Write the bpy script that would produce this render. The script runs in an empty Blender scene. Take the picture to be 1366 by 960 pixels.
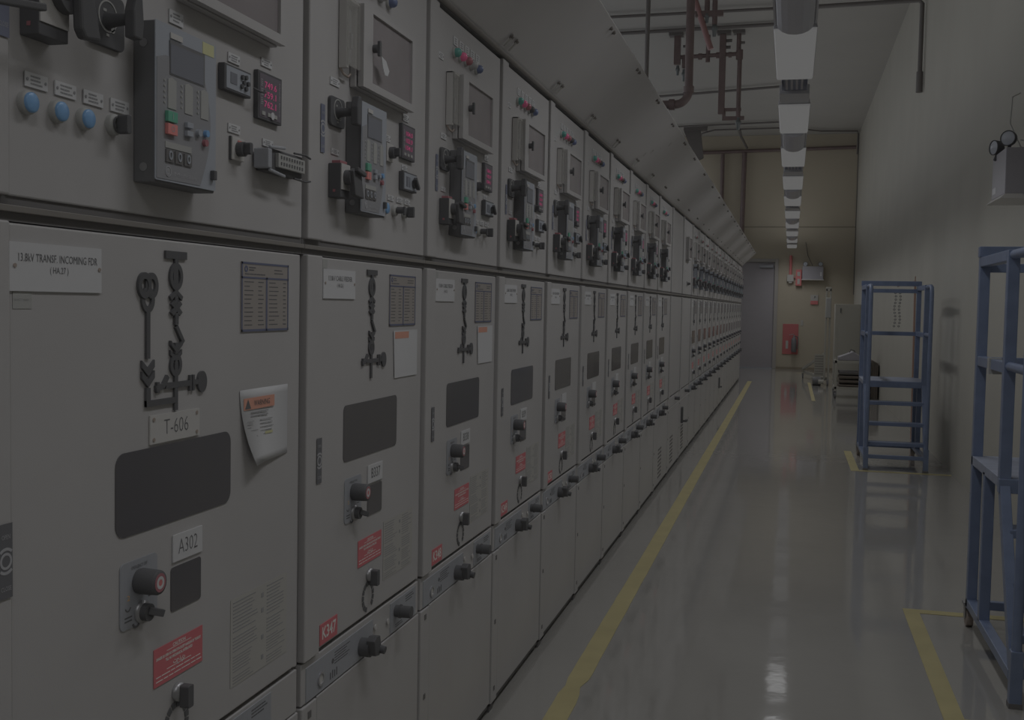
import bpy, math, random
from mathutils import Vector, Matrix
random.seed(4)
PI = math.pi
scene = bpy.context.scene
COL = scene.collection

# ------------------------------------------------------------------ helpers
def s2l(c):
    c /= 255.0
    return c / 12.92 if c <= 0.04045 else ((c + 0.055) / 1.055) ** 2.4

REF = 0.158          # how bright a white surface reads in this dim exposure
def alb(r, g, b):
    return tuple(min(0.9, s2l(v) / REF) for v in (r, g, b))

MATS = {}
def mat(name, rgb, rough=0.5, metal=0.0, spec=0.5, noise=0.0, nscale=6.0, bump=0.0, bscale=40.0,
        emit=None, estr=1.0, alpha=1.0, coat=0.0, stretch=None):
    if name in MATS: return MATS[name]
    m = bpy.data.materials.new(name); m.use_nodes = True
    nt = m.node_tree; b = nt.nodes['Principled BSDF']
    c = alb(*rgb)
    b.inputs['Base Color'].default_value = (*c, 1)
    b.inputs['Roughness'].default_value = rough
    b.inputs['Metallic'].default_value = metal
    b.inputs['Specular IOR Level'].default_value = spec
    b.inputs['Alpha'].default_value = alpha
    b.inputs['Coat Weight'].default_value = coat
    if emit:
        b.inputs['Emission Color'].default_value = (*[s2l(v) for v in emit], 1)
        b.inputs['Emission Strength'].default_value = estr
    if noise or bump:
        tc = nt.nodes.new('ShaderNodeTexCoord')
        mp = nt.nodes.new('ShaderNodeMapping')
        nt.links.new(tc.outputs['Object'], mp.inputs['Vector'])
        if stretch: mp.inputs['Scale'].default_value = stretch
    if noise:
        n = nt.nodes.new('ShaderNodeTexNoise'); n.inputs['Scale'].default_value = nscale
        n.inputs['Detail'].default_value = 5
        r = nt.nodes.new('ShaderNodeMapRange')
        r.inputs['From Min'].default_value = 0.3; r.inputs['From Max'].default_value = 0.7
        r.inputs['To Min'].default_value = 1 - noise; r.inputs['To Max'].default_value = 1 + noise
        mx = nt.nodes.new('ShaderNodeVectorMath'); mx.operation = 'SCALE'
        mx.inputs[0].default_value = c
        nt.links.new(mp.outputs[0], n.inputs['Vector'])
        nt.links.new(n.outputs['Fac'], r.inputs['Value'])
        nt.links.new(r.outputs[0], mx.inputs['Scale'])
        nt.links.new(mx.outputs[0], b.inputs['Base Color'])
    if bump:
        n2 = nt.nodes.new('ShaderNodeTexNoise'); n2.inputs['Scale'].default_value = bscale
        bm = nt.nodes.new('ShaderNodeBump'); bm.inputs['Strength'].default_value = bump
        bm.inputs['Distance'].default_value = 0.01
        nt.links.new(mp.outputs[0], n2.inputs['Vector'])
        nt.links.new(n2.outputs['Fac'], bm.inputs['Height'])
        nt.links.new(bm.outputs[0], b.inputs['Normal'])
    MATS[name] = m
    return m

class MB:
    """collects shapes, then becomes one mesh"""
    def __init__(s): s.v = []; s.f = []; s.sm = []
    def add(s, vs, fs, smooth=False):
        o = len(s.v); s.v += [tuple(p) for p in vs]
        s.f += [tuple(i + o for i in f) for f in fs]; s.sm += [smooth] * len(fs)
        return s
    def box(s, x0, x1, y0, y1, z0, z1):
        vs = [(x, y, z) for x in (x0, x1) for y in (y0, y1) for z in (z0, z1)]
        return s.add(vs, [(0, 1, 3, 2), (4, 6, 7, 5), (0, 4, 5, 1), (2, 3, 7, 6), (0, 2, 6, 4), (1, 5, 7, 3)])
    def bar(s, a, b, w, h=None, up=(0, 0, 1)):
        """square bar from a to b"""
        h = h or w
        a = Vector(a); b = Vector(b); d = (b - a).normalized(); u = Vector(up)
        if abs(d.dot(u)) > .95: u = Vector((0, 1, 0))
        r = d.cross(u).normalized(); u = r.cross(d)
        vs = []
        for p in (a, b):
            for sx, sy in ((-1, -1), (1, -1), (1, 1), (-1, 1)):
                vs.append(p + r * sx * w / 2 + u * sy * h / 2)
        return s.add(vs, [(3, 2, 1, 0), (4, 5, 6, 7), (0, 1, 5, 4), (1, 2, 6, 5), (2, 3, 7, 6), (3, 0, 4, 7)])
    def cyl(s, a, b, r, n=20, r2=None, caps=True):
        r2 = r if r2 is None else r2
        a = Vector(a); b = Vector(b); d = (b - a).normalized()
        u = Vector((0, 0, 1)) if abs(d.z) < .9 else Vector((0, 1, 0))
        e = d.cross(u).normalized(); g = d.cross(e)
        A = [a + (e * math.cos(2 * PI * i / n) + g * math.sin(2 * PI * i / n)) * r for i in range(n)]
        B = [b + (e * math.cos(2 * PI * i / n) + g * math.sin(2 * PI * i / n)) * r2 for i in range(n)]
        s.add(A + B, [(i, (i + 1) % n, n + (i + 1) % n, n + i) for i in range(n)], True)
        if caps:
            s.add(A, [tuple(reversed(range(n)))]); s.add(B, [tuple(range(n))])
        return s
    def lathe(s, o, axis, prof, n=20):
        """prof = [(distance along axis, radius)]"""
        o = Vector(o); d = Vector(axis).normalized()
        u = Vector((0, 0, 1)) if abs(d.z) < .9 else Vector((0, 1, 0))
        e = d.cross(u).normalized(); g = d.cross(e); vs = []
        for t, r in prof:
            for i in range(n):
                vs.append(o + d * t + (e * math.cos(2 * PI * i / n) + g * math.sin(2 * PI * i / n)) * max(r, 1e-5))
        fs = [(k * n + i, k * n + (i + 1) % n, (k + 1) * n + (i + 1) % n, (k + 1) * n + i)
              for k in range(len(prof) - 1) for i in range(n)]
        return s.add(vs, fs, True)
    def prism(s, poly, x0, x1, ax='x'):
        """polygon in (y,z) pulled along x (or other axes)"""
        n = len(poly)
        def P(x, p):
            return (x, p[0], p[1]) if ax == 'x' else (p[0], x, p[1]) if ax == 'y' else (p[0], p[1], x)
        vs = [P(x0, p) for p in poly] + [P(x1, p) for p in poly]
        return s.add(vs, [tuple(reversed(range(n))), tuple(range(n, 2 * n))] +
                     [(i, (i + 1) % n, n + (i + 1) % n, n + i) for i in range(n)])
    def rrect(s, x0, x1, y0, y1, z0, z1, r, n=5):
        pts = []
        for cy, cz, a0 in ((y1 - r, z1 - r, 0), (y0 + r, z1 - r, 90), (y0 + r, z0 + r, 180), (y1 - r, z0 + r, 270)):
            for k in range(n + 1):
                a = math.radians(a0 + 90 * k / n); pts.append((cy + r * math.cos(a), cz + r * math.sin(a)))
        return s.prism(pts, x0, x1)
    def ring(s, x0, x1, cy, cz, ro, ri, a0=0, a1=360, n=28, sy=1.0):
        vs = []; k = int(n * (a1 - a0) / 360) + 1
        for i in range(k + 1):
            a = math.radians(a0 + (a1 - a0) * i / k)
            for x in (x0, x1):
                for r in (ri, ro):
                    vs.append((x, cy + sy * r * math.cos(a), cz + r * math.sin(a)))
        fs = []
        for i in range(k):
            a = i * 4; b = a + 4
            fs += [(a + 2, b + 2, b + 3, a + 3), (a, a + 1, b + 1, b), (a + 1, a + 3, b + 3, b + 1), (a, b, b + 2, a + 2)]
        return s.add(vs, fs)
    def tube(s, pts, r, n=10):
        pts = [Vector(p) for p in pts]; rings = []; vs = []
        prev = None
        for i, p in enumerate(pts):
            d = (pts[min(i + 1, len(pts) - 1)] - pts[max(i - 1, 0)]).normalized()
            if prev is None:
                u = Vector((0, 0, 1)) if abs(d.z) < .9 else Vector((0, 1, 0))
                e = d.cross(u).normalized()
            else:
                e = (prev - d * prev.dot(d)).normalized()
            prev = e; g = d.cross(e)
            vs += [p + (e * math.cos(2 * PI * k / n) + g * math.sin(2 * PI * k / n)) * r for k in range(n)]
        m = len(pts)
        s.add(vs, [(k * n + i, k * n + (i + 1) % n, (k + 1) * n + (i + 1) % n, (k + 1) * n + i)
                   for k in range(m - 1) for i in range(n)], True)
        s.add(vs[:n], [tuple(reversed(range(n)))]); s.add(vs[-n:], [tuple(range(n))])
        return s
    def mesh(s, name, m, bevel=0):
        me = bpy.data.meshes.new(name); me.from_pydata(s.v, [], s.f); me.update()
        me.polygons.foreach_set('use_smooth', s.sm)
        import bmesh
        bm = bmesh.new(); bm.from_mesh(me)
        bmesh.ops.recalc_face_normals(bm, faces=bm.faces); bm.to_mesh(me); bm.free()
        me.materials.append(m); me['bevel'] = bevel
        return me

def put(name, me, parent=None, loc=None):
    o = bpy.data.objects.new(name, me); COL.objects.link(o)
    if parent: o.parent = parent
    if loc: o.location = loc
    if me.get('bevel', 0) > 0:
        md = o.modifiers.new('Bevel', 'BEVEL'); md.width = me['bevel']; md.segments = 2
        md.limit_method = 'ANGLE'; md.harden_normals = False
    return o

def obj(name, mb, m, parent=None, loc=None, bevel=0, label=None):
    o = put(name, mb.mesh(name, m, bevel), parent, loc)
    if label: o['label'] = label
    return o

def tag(o, label, cat, group=None, kind=None):
    if label: o['label'] = label
    if cat: o['category'] = cat
    if group: o['group'] = group
    if kind: o['kind'] = kind
    return o

def thing(name, label, cat, loc=(0, 0, 0), rotz=0, group=None):
    o = bpy.data.objects.new(name, None); COL.objects.link(o)
    o.location = loc; o.rotation_euler = (0, 0, rotz); o.empty_display_size = .1
    return tag(o, label, cat, group)

def struct(name, mb, m, bevel=0):
    o = obj(name, mb, m, bevel=bevel); o['kind'] = 'structure'; return o

TXT = {}
def text_mesh(s, size, m, width=None, align='CENTER', thick=0.0, vertical=False, bold=0.0, facing='x'):
    """lettering lying in the (y,z) plane and facing +x, centred on the origin"""
    key = (s, size, m.name, width, align, vertical, bold, facing)
    if key in TXT: return TXT[key]
    cu = bpy.data.curves.new('lettering', 'FONT'); cu.body = s; cu.size = size
    cu.align_x = align; cu.align_y = 'CENTER'; cu.resolution_u = 2; cu.offset = bold
    o = bpy.data.objects.new('tmp', cu); COL.objects.link(o)
    dg = bpy.context.evaluated_depsgraph_get(); dg.update()
    me = bpy.data.meshes.new_from_object(o.evaluated_get(dg))
    COL.objects.unlink(o); bpy.data.objects.remove(o); bpy.data.curves.remove(cu)
    if width and len(me.vertices):
        xs = [v.co.x for v in me.vertices]; w = max(xs) - min(xs); k = width / w
        for v in me.vertices: v.co.x *= k
    for v in me.vertices:
        x, y = v.co.x, v.co.y
        if vertical: x, y = y, -x
        v.co = (0, x, y) if facing == 'x' else (x, 0, y)
    me.materials.clear(); me.materials.append(m); me.name = 'lettering'
    TXT[key] = me
    return me

def letter(s, size, m, parent, x, y, z, **kw):
    o = put('lettering', text_mesh(s, size, m, **kw), parent, (x, y, z)); return o

def lines(mb, x, y0, y1, z0, z1, n, seed=0, h=.45, gap=0.0, ragged=.35, words=True):
    """rows of tiny print as thin strips"""
    rnd = random.Random(seed); dz = (z1 - z0) / n
    for i in range(n):
        z = z1 - (i + .5) * dz
        e = y1 - rnd.random() * ragged * (y1 - y0)
        y = y0
        while y < e - 1e-4:
            w = (rnd.uniform(.08, .22) if words else 1) * (y1 - y0)
            ye = min(e, y + w)
            mb.box(x, x + .0003, y, ye, z - dz * h / 2, z + dz * h / 2)
            y = ye + .02 * (y1 - y0)
    return mb

# ------------------------------------------------------------------ materials
M_cab = mat('cabinet_paint', (81, 80, 80), .38, spec=.35, noise=.03, nscale=3, bump=.02, bscale=300)
M_body = mat('shaded_body_paint', (48, 47, 46), .55)  # darkened so the seams between doors carry their shade in the colour
M_canopy = mat('lit_canopy_paint', (92, 91, 91), .45, spec=.3, noise=.03, nscale=2)  # same paint as the cabinets, lightened in place of missing bounce light
M_gask = mat('dark_rubber', (48, 47, 47), .6)
M_rail = mat('rail_paint', (58, 56, 54), .45)
M_blk = mat('black_plastic', (42, 42, 43), .5, spec=.2)
M_blk2 = mat('black_matt', (51, 51, 52), .6, spec=.3)
M_mimic = mat('mimic_black', (42, 42, 43), .5, spec=.2)
M_white = mat('white_plastic', (92, 92, 93), .45)
M_paper = mat('paper', (91, 91, 92), .8, spec=.1)
M_plate = mat('engraved_plate', (88, 87, 86), .4)
M_ink = mat('ink_black', (48, 48, 49), .7, spec=.1)
M_inkg = mat('ink_grey', (69, 69, 70), .7, spec=.1)
M_inkb = mat('ink_dark_blue', (48, 50, 60), .7, spec=.1)
M_red = mat('red_label', (94, 50, 53), .5)
M_redtxt = mat('red_label_print', (118, 104, 102), .5)
M_orange = mat('orange_label', (97, 70, 61), .6)
M_yelst = mat('yellow_sticker', (92, 91, 70), .6)
M_blue = mat('blue_button', (57, 77, 98), .3)
M_green = mat('green_button', (46, 78, 66), .4)
M_redb = mat('red_button', (104, 64, 62), .4)
M_lgreen = mat('green_lamp', (46, 74, 70), .25)
M_lred = mat('red_lamp', (100, 50, 66), .25, emit=(80, 30, 50), estr=.25)
M_lred2 = mat('dark_red_lamp', (76, 50, 53), .25)
M_lblue = mat('blue_lamp', (50, 55, 70), .25)
M_lwhite = mat('clear_lamp', (80, 80, 80), .25)
M_relay = mat('relay_face', (66, 66, 68), .45)
M_relayf = mat('relay_frame', (74, 76, 80), .45)
M_screen = mat('relay_screen', (56, 57, 61), .25)
M_strip = mat('relay_label_strip', (76, 76, 75), .6)
M_alu = mat('aluminium_plate', (72, 73, 76), .45, metal=.0, noise=.03, nscale=30, stretch=(1, 8, 1))
M_steel = mat('brushed_steel', (80, 80, 82), .3, metal=.6)
M_glass = mat('dark_window', (42, 41, 42), .12, spec=.5)
M_mglass = mat('meter_glass', (64, 61, 62), .2, spec=.5, noise=.06, nscale=9)
M_acr = mat('clear_acrylic', (90, 89, 87), .15, alpha=.3)
M_dpm = mat('meter_face', (50, 47, 51), .3)
M_led = mat('led_digits', (60, 30, 40), .5, emit=(122, 44, 76), estr=.9)
M_decal = mat('indicator_decal', (48, 48, 50), .5)
M_decalb = mat('indicator_decal_blue', (52, 54, 63), .5)
M_decw = mat('decal_print', (78, 78, 80), .6)
M_frame = mat('door_frame_paint', (74, 72, 70), .5)
M_door = mat('steel_door_paint', (72, 70, 72), .5, noise=.02)
M_navy = mat('navy_ladder_paint', (50, 56, 69), .32, spec=.5, noise=.08, nscale=14)
M_navy2 = mat('ladder_deck', (64, 67, 75), .5, noise=.08, nscale=20)
M_castor = mat('castor_rubber', (72, 66, 62), .5)
M_zinc = mat('zinc_plate', (72, 72, 73), .35, metal=.5)
M_pipe = mat('red_pipe_paint', (49, 42, 41), .45, noise=.08, nscale=8)
M_pipeb = mat('dark_pipe', (46, 44, 43), .5)
M_pipet = mat('brass_nozzle', (46, 48, 48), .4)
M_conduit = mat('conduit_dark', (47, 45, 44), .5)
M_light = mat('lamp_housing', (84, 84, 86), .4)
M_pod = mat('lamp_pod', (86, 86, 90), .3, spec=.5)
M_gear = mat('lamp_gear', (54, 56, 64), .5)
M_diff = mat('lamp_diffuser', (60, 60, 60), .5, emit=(85, 85, 85), estr=1.0)
M_yel = mat('yellow_floor_paint', (79, 74, 53), .4, noise=.08, nscale=5, coat=.0, spec=.4)
M_emer = mat('emergency_box_paint', (70, 69, 72), .35, noise=.02)
M_lens = mat('lamp_lens', (84, 86, 90), .2)
M_cream = mat('machine_grey', (76, 75, 71), .5)
M_sign = mat('sign_white', (80, 79, 77), .6)
M_redbd = mat('red_board', (84, 47, 47), .5)
M_redeq = mat('red_equipment', (92, 53, 53), .45)
M_brown = mat('dark_brown_rack', (50, 46, 42), .6)
M_wood = mat('brown_pole', (74, 60, 54), .5)

# ------------------------------------------------------------------ the room
XW, YE, ZC, YB, XL = 2.52, 28.2, 5.85, -4.0, -2.6
def floor_material():
    m = mat('floor_epoxy', (70, 69, 67), .07, spec=.5)
    nt = m.node_tree; b = nt.nodes['Principled BSDF']; b.inputs['IOR'].default_value = 1.75
    tc = nt.nodes.new('ShaderNodeTexCoord')
    n = nt.nodes.new('ShaderNodeTexNoise'); n.inputs['Scale'].default_value = .9; n.inputs['Detail'].default_value = 6
    r = nt.nodes.new('ShaderNodeValToRGB')
    c = alb(67, 66, 64)
    r.color_ramp.elements[0].position = .3; r.color_ramp.elements[0].color = (*[v * .95 for v in c], 1)
    r.color_ramp.elements[1].position = .7; r.color_ramp.elements[1].color = (*[v * 1.04 for v in c], 1)
    nt.links.new(tc.outputs['Object'], n.inputs['Vector']); nt.links.new(n.outputs['Fac'], r.inputs[0])
    nt.links.new(r.outputs[0], b.inputs['Base Color'])
    n2 = nt.nodes.new('ShaderNodeTexNoise'); n2.inputs['Scale'].default_value = 5; n2.inputs['Detail'].default_value = 3
    bm = nt.nodes.new('ShaderNodeBump'); bm.inputs['Strength'].default_value = .05; bm.inputs['Distance'].default_value = .02
    nt.links.new(tc.outputs['Object'], n2.inputs['Vector']); nt.links.new(n2.outputs['Fac'], bm.inputs['Height'])
    nt.links.new(bm.outputs[0], b.inputs['Normal'])
    return m
M_floor = floor_material()
M_wallr = mat('cream_wall', (81, 80, 76), .6, spec=.25, noise=.035, nscale=1.2)
M_walle = mat('tan_wall', (80, 76, 68), .6, spec=.25, noise=.03, nscale=1.0)
M_ceil = mat('ceiling_paint', (75, 74, 72), .7, spec=.1, noise=.02, nscale=1)
struct('floor', MB().box(XL - .2, XW + .2, YB - .2, YE + .2, -.2, 0), M_floor)
struct('ceiling', MB().box(XL - .2, XW + .2, YB - .2, YE + .2, ZC, ZC + .2), M_ceil)
struct('wall_right', MB().box(XW, XW + .2, YB, YE, 0, ZC), M_wallr)
WB0, WB1 = 3.3, 5.35      # unseen opening added high in the left wall to let fill light in
struct('wall_left', MB().box(XL - .2, XL, YB, YE, 0, WB0).box(XL - .2, XL, YB, YE, WB1, ZC), M_wallr)
k = 0; yy = YB  # frames around the added light opening
while yy < YE - .1:
    k += 1
    y2 = min(yy + 4.025, YE)
    struct('fill_opening_%d' % k, MB().box(XL - .12, XL - .06, yy, yy + .06, WB0, WB1).box(XL - .12, XL - .06, y2 - .06, y2, WB0, WB1)
           .box(XL - .12, XL - .06, yy, y2, WB0, WB0 + .06).box(XL - .12, XL - .06, yy, y2, WB1 - .06, WB1), M_frame)
    yy = y2
struct('wall_back', MB().box(XL, XW, YB - .2, YB, 0, ZC), M_wallr)
dx0, dx1, dzt = -.40, .60, 2.68
struct('wall_end', MB().box(XL, dx0 - .09, YE, YE + .2, 0, ZC).box(dx1 + .09, XW, YE, YE + .2, 0, ZC)
       .box(dx0 - .09, dx1 + .09, YE, YE + .2, dzt + .09, ZC), M_walle)
struct('trim_1', MB().box(XL, XW, YE - .006, YE, 3.55, 3.575), mat('panel_joint', (60, 57, 50), .7))
struct('trim_2', MB().box(XW - .02, XW - .002, YE - .02, YE - .002, 1.9, ZC), M_conduit)
struct('baseboard_end', MB().box(dx1 + .09, XW, YE - .012, YE, 0, .06), mat('skirting_tan', (64, 59, 51), .6))
# door in the end wall
dr = struct('door_1', MB().box(dx0, dx1, YE + .03, YE + .08, .01, dzt), M_door)
fr = obj('door_frame', MB().box(dx0 - .09, dx0, YE - .02, YE + .12, 0, dzt + .09)
         .box(dx1, dx1 + .09, YE - .02, YE + .12, 0, dzt + .09)
         .box(dx0, dx1, YE - .02, YE + .12, dzt, dzt + .09), M_frame, dr, bevel=.006)
obj('threshold', MB().box(dx0, dx1, YE - .02, YE + .1, 0, .03), M_alu, dr)
obj('door_closer', MB().box(.22, .56, YE - .03, YE + .03, 2.54, 2.61), M_alu, dr, bevel=.006)
obj('closer_arm', MB().bar((.28, YE - .02, 2.63), (.5, YE - .04, 2.7), .02, .012), M_zinc, dr)
obj('door_handle', MB().cyl((-.32, YE + .03, 1.05), (-.32, YE - .03, 1.05), .012).cyl((-.33, YE - .03, 1.05), (-.2, YE - .03, 1.05), .01), M_steel, dr)

# yellow floor paint
def marking(boxes, label):
    mb = MB()
    for x0, x1, y0, y1 in boxes: mb.box(x0, x1, y0, y1, .0002, .0022)
    tag(obj('floor_marking', mb, M_yel), label, 'floor marking')
lm = MB()
rr = random.Random(8); L = []; R = []
yy = 1.0
while yy < 23.2:
    j = .0012
    if 4.0 < yy < 4.16: j = .010
    L.append((.197 + rr.uniform(-j, j), yy)); R.append((.283 + rr.uniform(-j, j) - (.012 if 4.0 < yy < 4.16 else 0), yy)); yy += .09 if yy < 6 else .5
lm.prism(L + R[::-1], .0002, .0022, 'z')
tag(obj('floor_marking', lm, M_yel), 'long yellow line painted on the floor along the row of switchgear cabinets', 'floor marking')
marking([(1.615, 1.69, 4.17, 5.76), (1.69, XW - .02, 5.69, 5.76), (1.69, XW - .02, 4.17, 4.24)],
        'yellow painted outline on the floor around the nearest blue platform ladder')
marking([(1.615, 1.69, 10.62, 12.1), (1.69, XW - .02, 10.62, 10.69)], 'yellow painted corner outline on the floor under the farther blue platform ladder')
marking([(1.40, 1.46, 18.6, 23.2)], 'short yellow stripe on the floor beside the equipment trolley')
marking([(1.18, 1.42, 26.6, 26.66)], 'faint short yellow dash on the floor before the tan end wall')

# ------------------------------------------------------------------ switchgear row
def label_plate(par, u, z, w=.044, h=.019, seed=0, screws=True, x=0.0):
    p = obj('name_plate', MB().box(x + .0005, x + .0025, u - w / 2, u + w / 2, z - h / 2, z + h / 2), M_white, par)
    mb = MB()
    lines(mb, x + .0026, u - w * .26, u + w * .3, z - h * .38, z + h * .38, 3, seed, h=.45, ragged=.3)
    if screws:
        for sgn in (-1, 1): mb.cyl((x + .0026, u + sgn * w * .40, z), (x + .0034, u + sgn * w * .40, z), h * .11, 8)
    obj('engraving', mb, M_inkg, p)

def pilot_lamp(par, u, z, m):
    p = obj('indicator_lamp', MB().lathe((0, u, z), (1, 0, 0), [(0, .017), (.006, .017), (.008, .014)], 18), M_strip, par)
    obj('lens', MB().lathe((.007, u, z), (1, 0, 0), [(0, .0135), (.010, .0135), (.016, .010), (.019, .004), (.0195, 0)], 18), m, p)

def push_button(par, u, z, m, kind='push'):
    p = obj('push_button' if kind == 'push' else 'selector_knob',
            MB().lathe((0, u, z), (1, 0, 0), [(0, .0165), (.007, .0165), (.010, .0150), (.010, .0)], 22), M_strip, par)
    if kind == 'push':
        obj('button_cap', MB().lathe((.009, u, z), (1, 0, 0), [(0, .0138), (.004, .0138), (.0055, .012), (.0055, 0)], 22), m, p)
    elif kind == 'knob':
        obj('knob', MB().lathe((.012, u, z), (1, 0, 0), [(0, .013), (.004, .013)], 18)
            .rrect(.014, .032, u - .006, u + .006, z - .0145, z + .0145, .004), M_blk, p, bevel=.001)
    else:
        obj('key', MB().cyl((.012, u, z), (.03, u, z), .009, 14).rrect(.03, .034, u - .006, u + .006, z - .013, z + .01, .004), M_blk, p)

def acrylic_cover(par, u0=.175, u1=.265, z0=2.035, z1=2.195):
    p = obj('test_terminal_cover', MB().box(.001, .022, u0, u0 + .012, z0, z1).box(.001, .022, u0, u1, z1 - .006, z1), M_plate, par, bevel=.0015)
    obj('terminal_block', MB().box(.001, .012, u0 + .03, u0 + .048, z0 + .02, z1 - .02).box(.012, .018, u0 + .034, u0 + .044, z0 + .05, z0 + .085), M_relay, p)
    obj('clear_lid', MB().box(.022, .026, u0, u1, z0 + .006, z1), M_acr, p)
    obj('latch', MB().tube([(.004, u0 + .004, z0), (.012, u0 + .004, z0 - .014), (.012, u0 + .03, z0 - .016), (.016, u0 + .036, z0 - .008)], .003, 6), M_castor, p)

def meter_box(par, u0=.246, u1=.605, z0=2.006, z1=2.198, tagged=False):
    p = obj('meter_enclosure', MB().box(0.0005, .016, u0 - .004, u1, z0 - .002, z1), M_cab, par, bevel=.002)
    obj('gap_strip', MB().box(.016, .020, u0 + .004, u1 - .004, z0 + .004, z1 - .004), M_gask, p)  # dark filler in the gap between enclosure and door
    d = MB(); a = (u0 + .058, u1 - .022, z0 + .018, z1 - .010)
    d.box(.020, .034, u0, a[0], z0, z1).box(.020, .034, a[1], u1, z0, z1)
    d.box(.020, .034, a[0], a[1], z0, a[2]).box(.020, .034, a[0], a[1], a[3], z1)
    obj('hinged_door', d, M_cab, p)
    obj('glass', MB().box(.022, .028, a[0], a[1], a[2], a[3]), M_mglass, p)
    k = MB().cyl((.034, u0 + .062, z0 + .10), (.046, u0 + .062, z0 + .10), .010, 14).rrect(.046, .052, u0 + .056, u0 + .068, z0 + .082, z0 + .118, .003)
    obj('lock_knob', k, M_blk, p)
    if tagged:
        obj('paper_tag', MB().prism([(u0 + .075, z0 + .085), (u0 + .105, z0 + .08), (u0 + .128, z0 + .06), (u0 + .118, z0 + .046),
             (u0 + .098, z0 + .045), (u0 + .084, z0 + .062)], .048, .0495), M_paper, p)
    for uu in (u0 + .012, u0 + .17):
        pass
    label_plate(par, .12 + u0 - .246, 2.228, seed=3) if not tagged else None
    label_plate(par, u1 + .02, 1.996, seed=5) if u1 < .7 else None

def handle_switch(par, u, z, T=True, plate=(.08, .066)):
    """black escutcheon, shaft standing out of the door, broad pistol grip"""
    w, h = plate
    p = obj('control_switch', MB().rrect(.0005, .008, u - w / 2, u + w / 2, z - h / 2, z + h / 2, .010), M_blk, par, bevel=.0012)
    obj('dial', MB().ring(.008, .0088, u, z + .006, .024, .0215).box(.008, .0088, u - .012, u - .004, z + .012, z + .016)
        .box(.008, .0088, u + .004, u + .010, z + .006, z + .009).box(.008, .0088, u - .004, u + .002, z - .024, z - .020)
        .ring(.008, .0088, u + .012, z - .012, .005, .0005), M_strip, p)
    hd = MB().lathe((.008, u, z), (1, 0, 0), [(0, .013), (.014, .010), (.032, .0085), (.038, .011)], 14)
    hd.prism([(u - .012, z - .030), (u + .010, z - .030), (u + .014, z - .006), (u + .010, z + .034), (u - .004, z + .036), (u - .013, z + .010)], .044, .062)
    obj('grip', hd, M_blk, p, bevel=.003)

def safety_switch(par, u0, z0, z1, w=.05, red=True, big=1.0, arm=True):
    d = .031
    p = obj('isolator_switch', MB().box(.0005, d, u0, u0 + w, z0, z1), M_blk, par, bevel=.0015)
    f = obj('face_plate', MB().box(d, d + .002, u0 + .001, u0 + w * .98, z0 + .018, z1 - .001), M_plate, p)
    if red:
        obj('reset_bar', MB().box(.006, d - .004, u0 + .006, u0 + w * .9, z1, z1 + .007), M_lred2, p, bevel=.001)
        obj('red_mark', MB().box(.012, .018, u0 - .0006, u0, z0 + .012, z0 + .018), M_lred2, p)
    c = u0 + w * .5; zc = (z0 + z1) / 2 + .008
    k = MB().cyl((d, c, zc), (d + .018, c, zc), .017 * big, 18)
    if arm:
        k.prism([(c - .014, zc + .014), (c + .004, zc + .022), (c + .034, zc + .014), (c + .052, zc - .044), (c + .0, zc - .040)], d + .014, d + .026)
        k.bar((d + .03, c - .006, zc + .018), (d + .03, c + .044, zc + .010), .010)
    obj('pistol_handle', k, M_blk, p, bevel=.002)

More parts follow.
